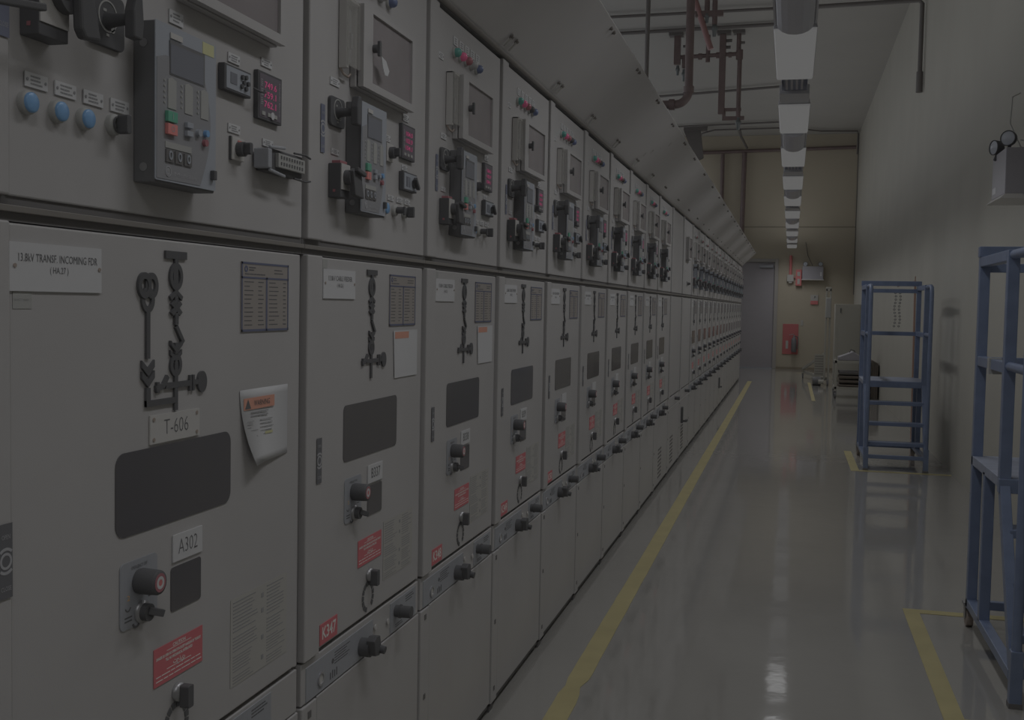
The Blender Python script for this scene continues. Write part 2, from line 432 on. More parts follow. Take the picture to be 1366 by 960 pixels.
def relay(par, u0, u1, z0, z1, case=None, sticker=False):
    """big multifunction relay: black case, grey face with arc, screen, keys"""
    X = .042; W = u1 - u0; H = z1 - z0
    p = obj('protection_relay', MB().box(.0005, X - .002, u0 + .003, u1 - .001, z0 - .004, z1), case or M_blk2, par, bevel=.002)
    for zs in (z1 - .035, z0 + .02):
        obj('case_screw', MB().cyl((X * .45, u0 + .0032, zs), (X * .45, u0 + .0022, zs), .007, 12), M_zinc, p)
    obj('front_frame', MB().rrect(X - .002, X, u0, u1, z0, z1, .003), M_relayf, p)
    # darker inner face, bounded on the right by an arc
    arc = []
    for k in range(13):
        t = k / 12; a = math.sin(t * PI * .82 + .25)
        arc.append((u0 + W * (.66 + .24 * a), z0 + .004 + H * .80 * t))
    poly = [(u0 + .003, z0 + .003)] + arc + [(u0 + W * .60, z0 + H * .80), (u0 + W * .15, z0 + H * .80), (u0 + .003, z0 + H * .77)]
    obj('face_panel', MB().prism(poly, X, X + .0008), M_relay, p)
    sx0, sx1 = u0 + W * .22, u0 + W * .775; sz0, sz1 = z1 - H * .305, z1 - H * .10
    obj('screen_bezel', MB().box(X + .0008, X + .0016, sx0 - .002, sx1 + .002, sz0 - .002, sz1 + .002), M_blk2, p)
    obj('screen', MB().box(X + .0016, X + .0022, sx0, sx1 - .003, sz0, sz1 - .004), M_screen, p)
    obj('maker_strip', MB().box(X + .0008, X + .002, sx0, sx0 + W * .19, sz1 + .005, sz1 + .014), M_plate, p)
    for k in range(3):
        a = u0 + W * (.18 + .27 * k)
        obj('label_strip', MB().prism([(a, z1 - H * .345), (a + W * .06, z1 - H * .33), (a + W * .13, z1 - H * .345), (a + W * .13, z1 - H * .53), (a, z1 - H * .53)], X + .0008, X + .002), M_strip, p)
        mb = MB()
        for j in range(5): mb.cyl((X + .0008, a - W * .05, z1 - H * (.36 + .035 * j)), (X + .002, a - W * .05, z1 - H * (.36 + .035 * j)), .0022, 8)
        obj('status_light', mb, M_strip, p)
    def key(a, b, w, h, m, r=None):
        yy, zz = u0 + W * a, z1 - H * b
        if r: q = MB().cyl((X + .0008, yy, zz), (X + .007, yy, zz), r, 14)
        else: q = MB().box(X + .0008, X + .007, yy - w / 2, yy + w / 2, zz - h / 2, zz + h / 2)
        obj('relay_key', q, m, p, bevel=.0006); return yy, zz
    y, z = key(.215, .585, W * .15, H * .068, M_green); letter('I', .014, M_decw, p, X + .0074, y, z)
    y, z = key(.215, .665, W * .15, H * .068, M_redb); letter('O', .014, M_decw, p, X + .0074, y, z)
    key(.50, .605, W * .10, H * .036, M_relayf); key(.50, .66, W * .10, H * .036, M_relayf)
    key(.67, .635, 0, 0, M_relayf, .006); key(.80, .625, 0, 0, M_blue, .006); key(.78, .69, 0, 0, M_lred2, .006)
    obj('control_label', MB().box(X + .0008, X + .002, u0 + W * .14, u0 + W * .56, z1 - H * .785, z1 - H * .745), M_strip, p)
    for k in range(3):
        a = u0 + W * (.145 + .145 * k)
        obj('control_key', MB().box(X + .0008, X + .003, a, a + W * .125, z1 - H * .875, z1 - H * .795), M_gask, p)
        obj('key_mark', MB().ring(X + .003, X + .0045, a + W * .065, z1 - H * .83, .0075, .0045, sy=.7), M_relayf, p)
    obj('maker_badge', MB().ring(X + .0008, X + .0018, u0 + W * .19, z0 + H * .065, .0085, .0068).ring(X + .0008, X + .0016, u0 + W * .19, z0 + H * .065, .0055, .0002), M_decw, p)
    letter('GE', .0075, M_relay, p, X + .0019, u0 + W * .19, z0 + H * .065)
    letter('Multilin', .010, M_decw, p, X + .0012, u0 + W * .47, z0 + H * .055, width=W * .36)
    obj('cover_latch', MB().box(X, X + .008, u1 - .018, u1 - .008, z0 + .018, z0 + .034), M_blk, p, bevel=.001)
    if sticker:
        s = obj('yellow_sticker', MB().box(X, X + .0006, u1 - .045, u1 - .008, z1 - .022, z1 - .002), M_yelst, p)

def power_meter(par, u0, u1, z0, z1, digits, tag_dot=False, seed=0):
    p = obj('power_meter', MB().box(.0005, .010, u0, u1, z0, z1), M_blk, par, bevel=.001)
    W, H = u1 - u0, z1 - z0
    obj('meter_face', MB().box(.010, .0106, u0 + W * .06, u1 - W * .06, z0 + H * .05, z1 - H * .05), M_dpm, p)
    for k, dgt in enumerate(digits):
        letter(dgt, H * .19, M_led, p, .0112, u0 + W * .50, z1 - H * (.27 + .20 * k), width=W * .50, bold=.0002)
    mb = MB()
    for k in range(3): lines(mb, .0108, u0 + W * .10, u0 + W * .20, z1 - H * (.32 + .19 * k), z1 - H * (.16 + .19 * k), 4, seed + k)
    obj('unit_print', mb, M_decw, p)
    for k in range(3):
        obj('meter_key', MB().box(.0106, .0125, u0 + W * (.12 + .25 * k), u0 + W * (.26 + .25 * k), z0 + H * .09, z0 + H * .17), M_strip, p)
    if tag_dot:
        letter('Schneider Electric', .009, M_decw, p, .0112, u1 - W * .12, z0 + H * .53, width=H * .72, vertical=True)
        obj('round_sticker', MB().cyl((.0125, u0 + W * .56, z0 + H * .13), (.0132, u0 + W * .56, z0 + H * .13), .0075, 16), M_paper, p)

def small_selector(par, u, z, w=.046, h=.046, red=False):
    p = obj('small_selector_switch', MB().box(.0005, .007, u - w / 2, u + w / 2, z - h / 2, z + h / 2), M_plate, par, bevel=.001)
    obj('selector_backing', MB().box(.0003, .0045, u - w / 2 - .0015, u - w / 2 + .004, z - h / 2 - .001, z + h / 2 + .001), M_blk, p)
    obj('selector_grip', MB().cyl((.007, u, z), (.020, u, z), h * .33, 16).rrect(.018, .034, u - .006, u + .006, z - .010, z + .012, .004), M_blk, p, bevel=.001)
    if red: obj('pointer_mark', MB().box(.007, .0085, u - .004, u + .010, z + h * .28, z + h * .38), M_redb, p)

def square_switch(par, u, z, w=.107, h=.05, keypad=False):
    p = obj('controller_module' if keypad else 'ammeter_switch', MB().box(.0005, .014, u - w / 2, u + w / 2, z - h / 2, z + h / 2), M_blk, par, bevel=.0015)
    obj('module_face', MB().box(.014, .0148, u - w / 2 + .006, u + w / 2 - .004, z - h / 2 + .004, z + h / 2 - .004), M_relayf, p)
    if keypad:
        obj('module_screen', MB().box(.0148, .0156, u - w * .30, u - w * .06, z - h * .20, z + h * .22), M_screen, p)
        for a, b in ((.12, .18), (.26, .22), (.18, -.02), (.34, 0), (.10, -.18), (.26, -.22)):
            obj('module_key', MB().cyl((.0148, u + w * a, z + h * b), (.019, u + w * a, z + h * b), .0045, 10), M_blk, p)
    else:
        obj('module_scale', MB().box(.0148, .0156, u - w * .32, u - w * .16, z - h * .28, z + h * .25).box(.0148, .0156, u - w * .10, u - w * .04, z - h * .28, z + h * .25), M_screen, p)
        obj('switch_knob', MB().cyl((.0148, u + w * .22, z - h * .05), (.021, u + w * .22, z - h * .05), h * .24, 14)
            .bar((.025, u + w * .08, z + h * .22), (.025, u + w * .34, z - h * .30), .009, .010, up=(1, 0, 0)), M_blk, p, bevel=.001)

def position_decal(par, u0, u1, z0, z1, m, words=True):
    p = obj('position_decal', MB().box(.0085, .0090, u0, u1, z0, z1), m, par)
    c, zc, w = (u0 + u1) / 2, (z0 + z1) / 2, (u1 - u0)
    mb = MB().ring(.0090, .0094, c, zc, .0115, .0080)
    mb.ring(.0090, .0094, c, zc, .0185, .0145, 48, 132).ring(.0090, .0094, c, zc, .0185, .0145, 228, 312)
    obj('rotation_mark', mb, M_decw, p)
    if words:
        letter('OPEN', .009, M_decw, p, .0094, c, z1 - (z1 - z0) * .18, width=w * .62)
        letter('CLOSE', .009, M_decw, p, .0094, c, z0 + (z1 - z0) * .13, width=w * .76)

def mimic(par, c, full=False):
    X0 = .0003
    class Flat(MB):
        k = 0
        def add(s, vs, fs, smooth=False):
            s.k += 1; d = .00012 * (s.k % 12)
            return MB.add(s, [(v[0] + (d if v[0] > .002 else 0), v[1], v[2]) for v in vs], fs, smooth)
    X1 = .004
    m = Flat()
    def B(a, b, z0, z1): m.box(X0, X1, c + a, c + b, z0, z1)
    B(-.033, .033, 1.567, 1.580); B(-.005, .005, 1.48, 1.567)
    m.ring(X0, X1, c, 1.537, .0235, .014, sy=.85); B(-.010, -.003, 1.525, 1.549)
    for zc in (1.507,):
        m.prism([(c - .020, zc - .004), (c, zc + .008), (c + .020, zc - .004), (c + .016, zc - .011), (c, zc), (c - .016, zc - .011)], X0, X1)
    m.prism([(c - .017, 1.490), (c - .008, 1.497), (c + .018, 1.476), (c + .010, 1.470)], X0, X1)
    m.prism([(c + .017, 1.490), (c + .008, 1.497), (c - .018, 1.476), (c - .010, 1.470)], X0, X1)
    B(-.005, .005, 1.455, 1.475)
    m.bar((.002, c, 1.452), (.002, c + .022, 1.424), .008, .004, up=(1, 0, 0))
    B(-.005, .005, 1.405, 1.424)
    for zc in (1.418, 1.402):
        m.prism([(c - .018, zc + .010), (c, zc - .004), (c + .018, zc + .010), (c + .018, zc + .002), (c, zc - .012), (c - .018, zc + .002)], X0, X1)
    m.ring(X0, X1, c, 1.386, .020, .011, sy=.9)
    B(-.005, .005, 1.308, 1.392)
    B(-.032, .045, 1.347, 1.357); B(.043, .049, 1.338, 1.366); B(.053, .059, 1.338, 1.366); B(.056, .075, 1.348, 1.357)
    m.ring(X0, X1, c + .085, 1.352, .019, .0005, sy=.8)
    m.bar((.002, c - .062, 1.349), (.002, c - .042, 1.352), .010, .004, up=(1, 0, 0))
    m.bar((.002, c - .042, 1.350), (.002, c - .026, 1.368), .008, .004, up=(1, 0, 0)); B(-.060, -.053, 1.342, 1.360)
    if full:
        d = -.084
        for a, zz in ((-.011, 1.520), (.011, 1.520), (0, 1.497)): m.ring(X0, X1, c + d + a, zz, .0215, .011, sy=.85)
        B(d - .005, d + .005, 1.40, 1.478)
        for zc in (1.388, 1.370):
            m.prism([(c + d - .018, zc + .010), (c + d, zc - .004), (c + d + .018, zc + .010), (c + d + .018, zc - .002), (c + d, zc - .017), (c + d - .018, zc - .002)], X0, X1)
        B(d - .006, d + .006, 1.321, 1.352); B(d - .006, 0, 1.321, 1.331)
    obj('mimic_diagram', m, M_mimic, par)

def nameplate(par, u0, u1, z0, z1, seed):
    W, H = u1 - u0, z1 - z0
    p = obj('rating_plate', MB().box(.0005, .002, u0, u1, z0, z1), mat('rating_plate_metal', (71, 68, 66), .45), par)
    m = MB(); x0, x1 = .002, .0026
    t = W * .022
    m.box(x0, x1, u0, u0 + t, z0, z1).box(x0, x1, u1 - t, u1, z0, z1).box(x0, x1, u0, u1, z1 - t * .9, z1).box(x0, x1, u0, u1, z0, z0 + t)
    m.box(x0, x1, u0, u1, z1 - H * .235, z1 - H * .21).box(x0, x1, u0 + W * .50, u0 + W * .53, z0, z1 - H * .21)
    m.ring(x0, x1, u0 + W * .09, z1 - H * .10, W * .032, W * .014)
    obj('plate_border', m, M_inkb, p)
    t2 = MB()
    lines(t2, .002, u0 + W * .15, u0 + W * .29, z1 - H * .13, z1 - H * .06, 2, seed)
    lines(t2, .002, u0 + W * .07, u0 + W * .5, z1 - H * .19, z1 - H * .155, 1, seed)
    lines(t2, .002, u0 + W * .68, u1 - W * .06, z1 - H * .165, z1 - H * .07, 2, seed + 1, h=.3)
    for k in range(11):
        zz = z1 - H * (.27 + .062 * k)
        lines(t2, .002, u0 + W * .06, u0 + W * .26, zz - H * .03, zz, 1, seed + k, ragged=.5)
        lines(t2, .002, u0 + W * .34, u0 + W * .47, zz - H * .03, zz, 1, seed + k + 3, ragged=.6)
        lines(t2, .002, u0 + W * .57, u0 + W * .80, zz - H * .03, zz, 1, seed + k + 5, ragged=.5)
        lines(t2, .002, u0 + W * .88, u0 + W * .95, zz - H * .03, zz, 1, seed + k + 7)
    obj('plate_print', t2, M_ink, p)

def instruction_sheet(par, u0, u1, z0, z1, seed):
    W, H = u1 - u0, z1 - z0
    p = obj('instruction_sheet', MB().box(.0005, .0009, u0, u1, z0, z1), mat('film_sheet', (81, 80, 78), .5), par)
    t = MB(); X = .0010
    for j, (a, b) in enumerate(((.0, .49), (.51, 1.0))):
        for k, (c, d, n) in enumerate(((.97, .60, 9), (.57, .38, 5), (.35, .15, 6), (.12, .02, 3))):
            lines(t, X, u0 + W * .04 + (W * .58 if j else 0), u0 + W * (.46 if not j else .96), z0 + H * d, z0 + H * c, n, seed + k + 10 * j, h=.32, ragged=.4, words=False)
    for b in (.88, .70, .38, .14): t.box(X, X + .0003, u0 + W * .52, u0 + W * .56, z0 + H * (b - .035), z0 + H * (b + .02))
    obj('sheet_print', t, M_inkg, p)

def caution(par, u0, u1, z0, z1):
    W, H = u1 - u0, z1 - z0; c = (u0 + u1) / 2
    p = obj('caution_label', MB().box(.0005, .0015, u0, u1, z0, z1), M_red, par)
    letter('CAUTION', H * .13, M_redtxt, p, .0018, c, z1 - H * .11, width=W * .26, bold=.0002)
    letter('DANGER DO OPEN NO OPERATION EXCEPT HANDLING BY THE BODY', H * .1, M_redtxt, p, .0018, c, z1 - H * .29, width=W * .92, bold=.0003)
    letter('TILL NO MECHANICAL INTERLOCKS', H * .1, M_redtxt, p, .0018, c, z1 - H * .41, width=W * .55, bold=.0003)
    letter('\u062a\u062d\u0630\u064a\u0631', H * .18, M_redtxt, p, .0018, c, z1 - H * .56, width=W * .24, bold=.0003)
    mb = MB().box(.0015, .0018, c - W * .25, c + W * .25, z1 - H * .185, z1 - H * .172).box(.0015, .0018, c - W * .25, c + W * .25, z1 - H * .67, z1 - H * .655)
    lines(mb, .0015, u0 + W * .04, u1 - W * .02, z0 + H * .07, z0 + H * .29, 2, 7, h=.22, ragged=.1)
    obj('caution_rule', mb, M_redtxt, p)

def breaker_front(par, u0, x_small=True, orange=True):
    """emergency-off plate, rotary lock, small inspection pane"""
    z0, z1 = .965, 1.074; w = .105
    p = obj('breaker_control_plate', MB().rrect(.0005, .002, u0, u0 + w, z0, z1, .010), M_alu, par)
    letter('EMERGENCY OFF', .008, M_ink, p, .0023, u0 + w * .5, z1 - .012, width=w * .42)
    c = u0 + .052; zc = 1.037
    k = obj('emergency_off_button', MB().lathe((.002, c, zc), (1, 0, 0), [(0, .020), (.006, .0215), (.036, .0205), (.039, .019), (.039, 0)], 26), M_blk, p)
    obj('button_target', MB().ring(.041, .0416, c, zc, .0155, .0105), M_lred2, p)
    obj('button_ring', MB().ring(.041, .0418, c, zc, .0105, .0055), M_paper, p)
    obj('button_centre', MB().ring(.041, .0416, c, zc, .0055, .0002), M_redeq, p)
    c2 = u0 + .056; z2 = .985
    obj('rotary_lock', MB().lathe((.002, c2, z2), (1, 0, 0), [(0, .0185), (.007, .0185), (.007, .0)], 22), M_zinc, p)
    obj('lock_lever', MB().cyl((.009, c2, z2), (.020, c2, z2), .0145, 18).bar((.018, c2 - .003, z2 + .004), (.030, c2 + .022, z2 - .006), .010, .012), M_blk, p, bevel=.001)
    mb = MB().ring(.002, .0024, c2 - .035, z2 + .016, .008, .0055, 190, 350).ring(.002, .0024, c2 - .012, z2 - .012, .012, .008, 200, 320)
    lines(mb, .002, u0 + .012, u0 + .034, z2 - .010, z2 + .002, 2, 3, h=.4)
    lines(mb, .002, c2 + .022, c2 + .042, z2 + .018, z2 + .028, 2, 5, h=.4)
    obj('plate_symbols', mb, M_ink, p)
    if orange: letter('2', .012, mat('amber_ink', (104, 84, 56), .6), p, .0024, u0 + .022, z2 + .030, width=.008)
    obj('inspection_window', MB().rrect(.0003, .0015, u0 + .148, u0 + .246, .958, 1.035, .006), M_glass, par)

def selector_scale(par, u, z):
    p = obj('door_lock', MB().lathe((.0005, u, z), (1, 0, 0), [(0, .0165), (.010, .0165), (.010, 0)], 20), M_zinc, par)
    obj('lock_thumbturn', MB().rrect(.010, .028, u - .008, u + .010, z - .026, z + .014, .004), M_blk, p, bevel=.001)
    mb = MB()
    for a in range(0, 360, 24):
        if 240 < a < 300: continue
        mb.ring(.0005, .0012, u - .002, z - .055, .040, .028, a, a + 19)
    obj('lock_scale', mb, M_ink, par)

def post(par, W, pw, sq=True):
    obj('upper_post', MB().box(-.014, .007, .010, pw, 1.634, 2.373), M_cab, par, bevel=.003)
    obj('lower_post', MB().box(-.014, .007, .010, pw, .700, 1.600), M_cab, par, bevel=.003)
    obj('base_post', MB().box(-.020, .002, .010, pw, .035, .596), M_cab, par, bevel=.003)
    for z in (.572, .333, .085):
        obj('post_fixing', MB().box(.002, .0035, .040, .056, z - .008, z + .008), M_gask, par)

def cabinet(S, W, kind, label, info):
    """kind: incomer / feeder / plain / tall.  info: texts"""
    C = thing('switchgear_cabinet', label, 'switchgear cabinet', (0, S, 0), group=None)
    g = .004
    inc = kind == 'incomer'
    pw = .082 if inc else .088
    du = .10 if inc else 0
    obj('cabinet_body', MB().box(-1.35, -.018, g / 2, W - g / 2, .03, 2.362), M_body, C)
    obj('plinth', MB().box(-1.33, -.03, .02, W - .02, 0, .03).box(-.03, -.008, .02, .07, 0, .022), M_gask, C)
    post(C, W, pw)
    obj('upper_door', MB().box(-.016, 0, pw + .005, W - .008, 1.634, 2.366), M_cab, C, bevel=.0025)
    d = obj('lower_door', MB().box(-.016, 0, pw + .005, W - .024, .705, 1.598), M_cab, C, bevel=.003)
    obj('edge_strip', MB().box(-.016, -.004, W - .0205, W - .006, .700, 1.598), M_cab, C, bevel=.002)
    r = obj('middle_rail', MB().box(-.016, -.004, 0.001, W - .001, 1.600, 1.634), M_gask, C)
    obj('rail_moulding', MB().box(-.004, .004, 0.001, W - .001, 1.6125, 1.6215), M_rail, r, bevel=.001)
    sp = obj('mechanism_strip', MB().box(-.018, -.002, .012, W - .01, .600, .694), M_cab, C, bevel=.002)
    obj('bottom_cover', MB().box(-.018, .0, pw + .005, W - .006, .045, .597), M_cab, C, bevel=.0025)
    obj('floor_gap_strip', MB().box(-.03, -.010, .07, W, .02, .045), M_gask, C)  # dark filler in the gap under the cover
    if kind == 'plain':
        if info.get('vents'):
            mb = MB()
            for a in range(8):
                for b in range(7): mb.cyl((.0, .25 + .035 * b, .10 + .032 * a), (.0012, .25 + .035 * b, .10 + .032 * a), .010, 8)
            o = obj('vent_holes', mb, M_gask, C)
        if info.get('latch'):
            obj('cover_latch', MB().rrect(.0, .02, .22, .27, .36, .52, .008).box(.02, .05, .23, .26, .37, .39).bar((.045, .245, .38), (.045, .40, .375), .022), M_blk, C, bevel=.002)
        if info.get('box'):
            meter_box(C, .30, .62, 1.98, 2.2)
            label_plate(C, .3, 1.86); small_selector(C, .5, 1.74)
        if info.get('lock'):
            obj('shutter_lock', MB().cyl((0, W * .6, .657), (.045, W * .6, .657), .016, 16), M_blk, sp)
        return C
    # mechanism strip
    obj('earthing_plate', MB().box(-.002, 0, .035, .435 + du, .602, .680), M_alu, sp)
    mb = MB().ring(.0001, .0008, .18 + du, .652, .006, .002)
    lines(mb, .0001, .19 + du, .29 + du, .640, .672, 5, 4, h=.35)
    for k in range(4): mb.box(.0001, .0008, .165 + .012 * k, .169 + .012 * k, .612, .628 + .003 * (k % 2))
    obj('earthing_print', mb, M_ink, sp)
    obj('crank_hole', MB().ring(.0001, .003, .112, .632, .017, .012), M_steel, sp)
    obj('crank_socket', MB().ring(.0001, .0008, .112, .632, .012, .0002), M_plate, sp)
    obj('earth_switch_handle', MB().cyl((0, .357 + du, .632), (.026, .357 + du, .632), .024, 18)
        .prism([(.335 + du, .655), (.352 + du, .664), (.375 + du, .660), (.385 + du, .628), (.372 + du, .610), (.345 + du, .615)], .022, .044)
        .cyl((.03, .378 + du, .626), (.056, .378 + du, .622), .010, 12), M_blk, sp, bevel=.002)
    obj('lock_plate', MB().box(-.002, 0, .562 + du, .765 + du, .604, .686), M_alu, sp)
    obj('shutter_lock', MB().cyl((0, .602 + du, .657), (.046, .602 + du, .657), .0165, 18).cyl((.046, .602 + du, .657), (.0465, .602 + du, .657), .011, 14)
        .cyl((.012, .602 + du, .657), (.016, .602 + du, .657), .019, 18), M_blk, sp)
    mb = MB(); lines(mb, .0001, .68 + du, .75 + du, .66, .68, 3, 9, h=.4); lines(mb, .0001, .60 + du, .66 + du, .61, .622, 2, 9, h=.4)
    obj('lock_print', mb, M_ink, sp)
    obj('strip_screw', MB().cyl((0, .45 + du, .655), (.003, .45 + du, .655), .008, 10).cyl((0, .54 + du, .645), (.003, .54 + du, .645), .008, 10), M_plate, sp)
    # lower door
    position_decal(C, pw - .027, pw - .001, 1.091, 1.193, M_decal, info.get('near', False))
    w0, w1 = (.325, .688) if inc else (.227, .586)
    obj('viewing_window', MB().rrect(.0003, .0015, w0, w1, 1.116, 1.252, .022 if inc else .014, 6), M_glass, C)
    mimic(C, .495 if inc else .395, inc)
    lu = (.085, .287) if inc else (.10, .285)
    p = obj('feeder_label', MB().box(.0005, .003, lu[0], lu[1], 1.506, 1.573), M_paper, C)
    t1, t2 = info.get('title', ('13.8kV CABLE FEEDER', '( HA.25 )'))
    lc = (lu[0] + lu[1]) / 2 + .002
    letter(t1, .016, M_ink, p, .0034, lc, 1.552, width=(lu[1] - lu[0]) * (.86 if inc else .74))
    letter(t2, .013, M_ink, p, .0034, lc, 1.536, width=(lu[1] - lu[0]) * .2)
    sc = MB()
    for uu in ((lu[0] + .010, lu[1] - .006)): sc.cyl((.003, uu, 1.541), (.0045, uu, 1.541), .003, 10)
    obj('label_screw', sc, M_castor, p)
    if inc:
        q = obj('quality_sticker', MB().box(.0005, .0008, .094, .132, 1.482, 1.5055), M_strip, C)
        letter('QUALITY PASSED', .004, M_inkg, q, .001, .111, 1.494, width=.030)
    else:
        obj('small_sticker', MB().box(.0005, .0008, .100, .126, 1.574, 1.594), M_strip, C)
    nameplate(C, *((.725, .926) if inc else (.520, .722)), 1.438, 1.573, info.get('seed', 1))
    if inc or info.get('sheet'):
        a, b, z0, z1 = (.722, .927, 1.177, 1.325) if inc else (.553, .74, 1.298, 1.425)
        if inc:
            vs = []; n = 10
            for k in range(n + 1):       # a taped sheet whose lower left corner lifts off the door
                t = k / n; lift = .022 * t ** 2.2
                vs += [(lift + .002, a + .030 * t ** 1.6, z1 - (z1 - z0) * t), (lift * .3 + .0015, a + .10, z1 - (z1 - z0) * t), (.0015, b, z1 - (z1 - z0) * t * .98)]
            fs = []
            for k in range(n): fs += [(3 * k, 3 * k + 3, 3 * k + 4, 3 * k + 1), (3 * k + 1, 3 * k + 4, 3 * k + 5, 3 * k + 2)]
            s = obj('warning_sheet', MB().add(vs, fs, True), M_paper, C)
            so = s.modifiers.new('Solidify', 'SOLIDIFY'); so.thickness = .0005
            bn = MB().box(.0035, .0042, a + .012, a + .140, 1.285, 1.308)
            o = obj('warning_banner', bn, M_orange, s)
            letter('WARNING', .016, M_ink, s, .0046, a + .086, 1.296, width=.066)
            tri = MB().prism([(a + .016, 1.287), (a + .040, 1.287), (a + .028, 1.306)], .0042, .0046)
            obj('warning_triangle', tri, M_ink, s)
            tb = MB(); lines(tb, .0042, a + .04, a + .12, 1.268, 1.282, 2, 3, h=.35)
            lines(tb, .0062, a + .022, a + .07, 1.222, 1.265, 7, 5, h=.2, ragged=.7); lines(tb, .0042, a + .078, a + .138, 1.228, 1.265, 5, 8, h=.2, ragged=.5)
            obj('sheet_print', tb, M_inkg, s)
            obj('highlight_mark', MB().box(.0042, .0046, a + .100, a + .132, 1.231, 1.236), M_yelst, s)
        else:
            obj('taped_sheet', MB().prism([(a + .01, z0), (b, z0), (b, z1), (a, z1)], .002, .0026), M_paper, C)
            obj('sheet_banner', MB().box(.0026, .003, a + .01, b - .07, z1 - .022, z1 - .004), M_orange, C)
    if inc:
        q = obj('number_plate', MB().box(.0005, .003, .418, .573, 1.257, 1.305), M_plate, C)
        letter('T-606', .038, M_ink, q, .0034, .497, 1.281, width=.076, bold=-.0006)
        sc = MB()
        for a in (.428, .563):
            for b in (1.264, 1.298): sc.cyl((.003, a, b), (.0042, a, b), .0035, 8)
        obj('plate_screw', sc, M_castor, q)
        breaker_front(C, .336)
        q = obj('number_plate', MB().box(.0005, .003, .488, .584, 1.044, 1.091), M_white, C)
        letter(info['plate'], .038, M_ink, q, .0034, .536, 1.067, width=.062, bold=-.0006)
        caution(C, .432, .588, .841, .907); selector_scale(C, .505, .812)
        instruction_sheet(C, .692, .932, .752, .924, 3)
    else:
        breaker_front(C, .236, orange=info.get('near', False))
        if info.get('plate'):
            q = obj('number_plate', MB().box(.0005, .003, .382, .482, 1.041, 1.087), M_white, C)
            letter(info['plate'], .036, M_ink, q, .0034, .433, 1.064, width=.060)
        else:
            obj('number_plate', MB().box(.0005, .003, .382, .482, 1.041, 1.087), M_white, C)
        caution(C, .325, .483, .839, .906); selector_scale(C, .398, .806)
        instruction_sheet(C, .500, .725, .765, .922, 5)
        if info.get('k'):
            q = obj('cell_tag', MB().box(.0005, .002, .102, .200, .711, .759), M_red, C)
            letter(info['k'], .040, M_redtxt, q, .0024, .151, .735, width=.078, bold=.0008)
    # upper door
    if inc:
        for k, (u, z) in enumerate(((.120, 1.763), (.184, 1.762), (.245, 1.762))):
            push_button(C, u, z, M_blue); 
        push_button(C, .316, 1.765, M_blk, 'knob')
        for k, u in enumerate((.1415, .2045, .269, .335)): label_plate(C, u, 1.796, .047, .020, k)
        label_plate(C, .495, 1.972, .042, .022, 9)
        relay(C, .370, .556, 1.688, 1.938, sticker=True)
        square_switch(C, .686, 1.906, .100, .048, True); label_plate(C, .692, 1.948, .044, .017, 3)
        power_meter(C, .772, .873, 1.853, 1.946, ('749.6', '759.1', '762.1'), True); label_plate(C, .822, 1.968, .044, .016, 4)
        small_selector(C, .702, 1.782, .046, .042, True); label_plate(C, .694, 1.819, .044, .016, 5)
        label_plate(C, .83, 1.812, .044, .014, 5)
        # heavy multipole socket with locking levers
        s = obj('power_socket', MB().box(.0005, .030, .782, .93, 1.752, 1.797), M_blk, C, bevel=.003)
        obj('socket_insert', MB().box(.030, .038, .806, .925, 1.762, 1.789), M_strip, s, bevel=.001)
        pins = MB()
        for a in range(9):
            for b in range(2): pins.box(.038, .0395, .815 + .0118 * a, .819 + .0118 * a, 1.767 + .012 * b, 1.773 + .012 * b)
        obj('socket_pins', pins, M_blk2, s)
        obj('locking_lever', MB().box(.004, .036, .766, .782, 1.756, 1.794).bar((.034, .774, 1.797), (.034, .84, 1.803), .006).bar((.034, .774, 1.753), (.034, .84, 1.747), .006), M_alu, s, bevel=.002)
        obj('hinge_wire', MB().tube([(.03, .89, 1.800), (.036, .93, 1.801), (.036, .955, 1.797)], .0022, 6).tube([(.03, .89, 1.749), (.036, .93, 1.746), (.036, .955, 1.750)], .0022, 6), M_blk, s)
        safety_switch(C, .110, 1.852, 1.99, .062, True, 1.4, arm=False)
        obj('pistol_lever', MB().prism([(.155, 1.955), (.178, 1.955), (.205, 1.862), (.170, 1.858), (.160, 1.870)], .046, .062).cyl((.033, .158, 1.918), (.048, .158, 1.918), .028, 22), M_blk, C, bevel=.004)
        obj('lever_arm', MB().bar((.060, -.06, 1.857), (.060, .082, 1.878), .012, .010).bar((.002, -.058, 1.87), (.064, -.058, 1.857), .03, .03), M_blk, C, bevel=.002)
        handle_switch(C, .296, 1.918, plate=(.086, .080))
        position_decal(C, pw - .026, pw - .002, 1.84, 1.96, M_decalb, True)
        meter_box(C, .50, .84, 2.004, 2.20)
        obj('test_lead', MB().tube([(.02, .735, 1.902), (.03, .745, 1.896), (.03, .765, 1.899), (.02, .780, 1.905)], .002, 6), M_blk, C)
    else:
        cols = info.get('lamps', (M_lgreen, M_lred, M_lred2, M_lwhite, M_lblue))
        for k, u in enumerate((.245, .305, .365, .425, .485)):
            pilot_lamp(C, u, 2.265, cols[k]); label_plate(C, u + .015, 2.302, .042, .026, k, screws=False)
        acrylic_cover(C)
        meter_box(C, tagged=info.get('tagged', False))
        handle_switch(C, .160, 1.930)
        label_plate(C, .155, 1.998, .050, .017, 4)
        position_decal(C, pw - .022, pw - .001, 1.828, 1.934, M_decalb, info.get('near', False))
        label_plate(C, .160, 1.841, .042, .013, 6)
        safety_switch(C, .126, 1.735, 1.812)
        relay(C, .220, .378, 1.712, 1.967, case=info.get('case'))
        power_meter(C, .578, .679, 1.884, 1.976, ('104.0', '103.9', '104.1') if info.get('near') else ('104.0', '103.9', '104.1'))
        small_selector(C, .500, 1.886); label_plate(C, .49, 1.922, .040, .016, 2)
        square_switch(C, .634, 1.825); label_plate(C, .62, 1.862, .042, .014, 2)
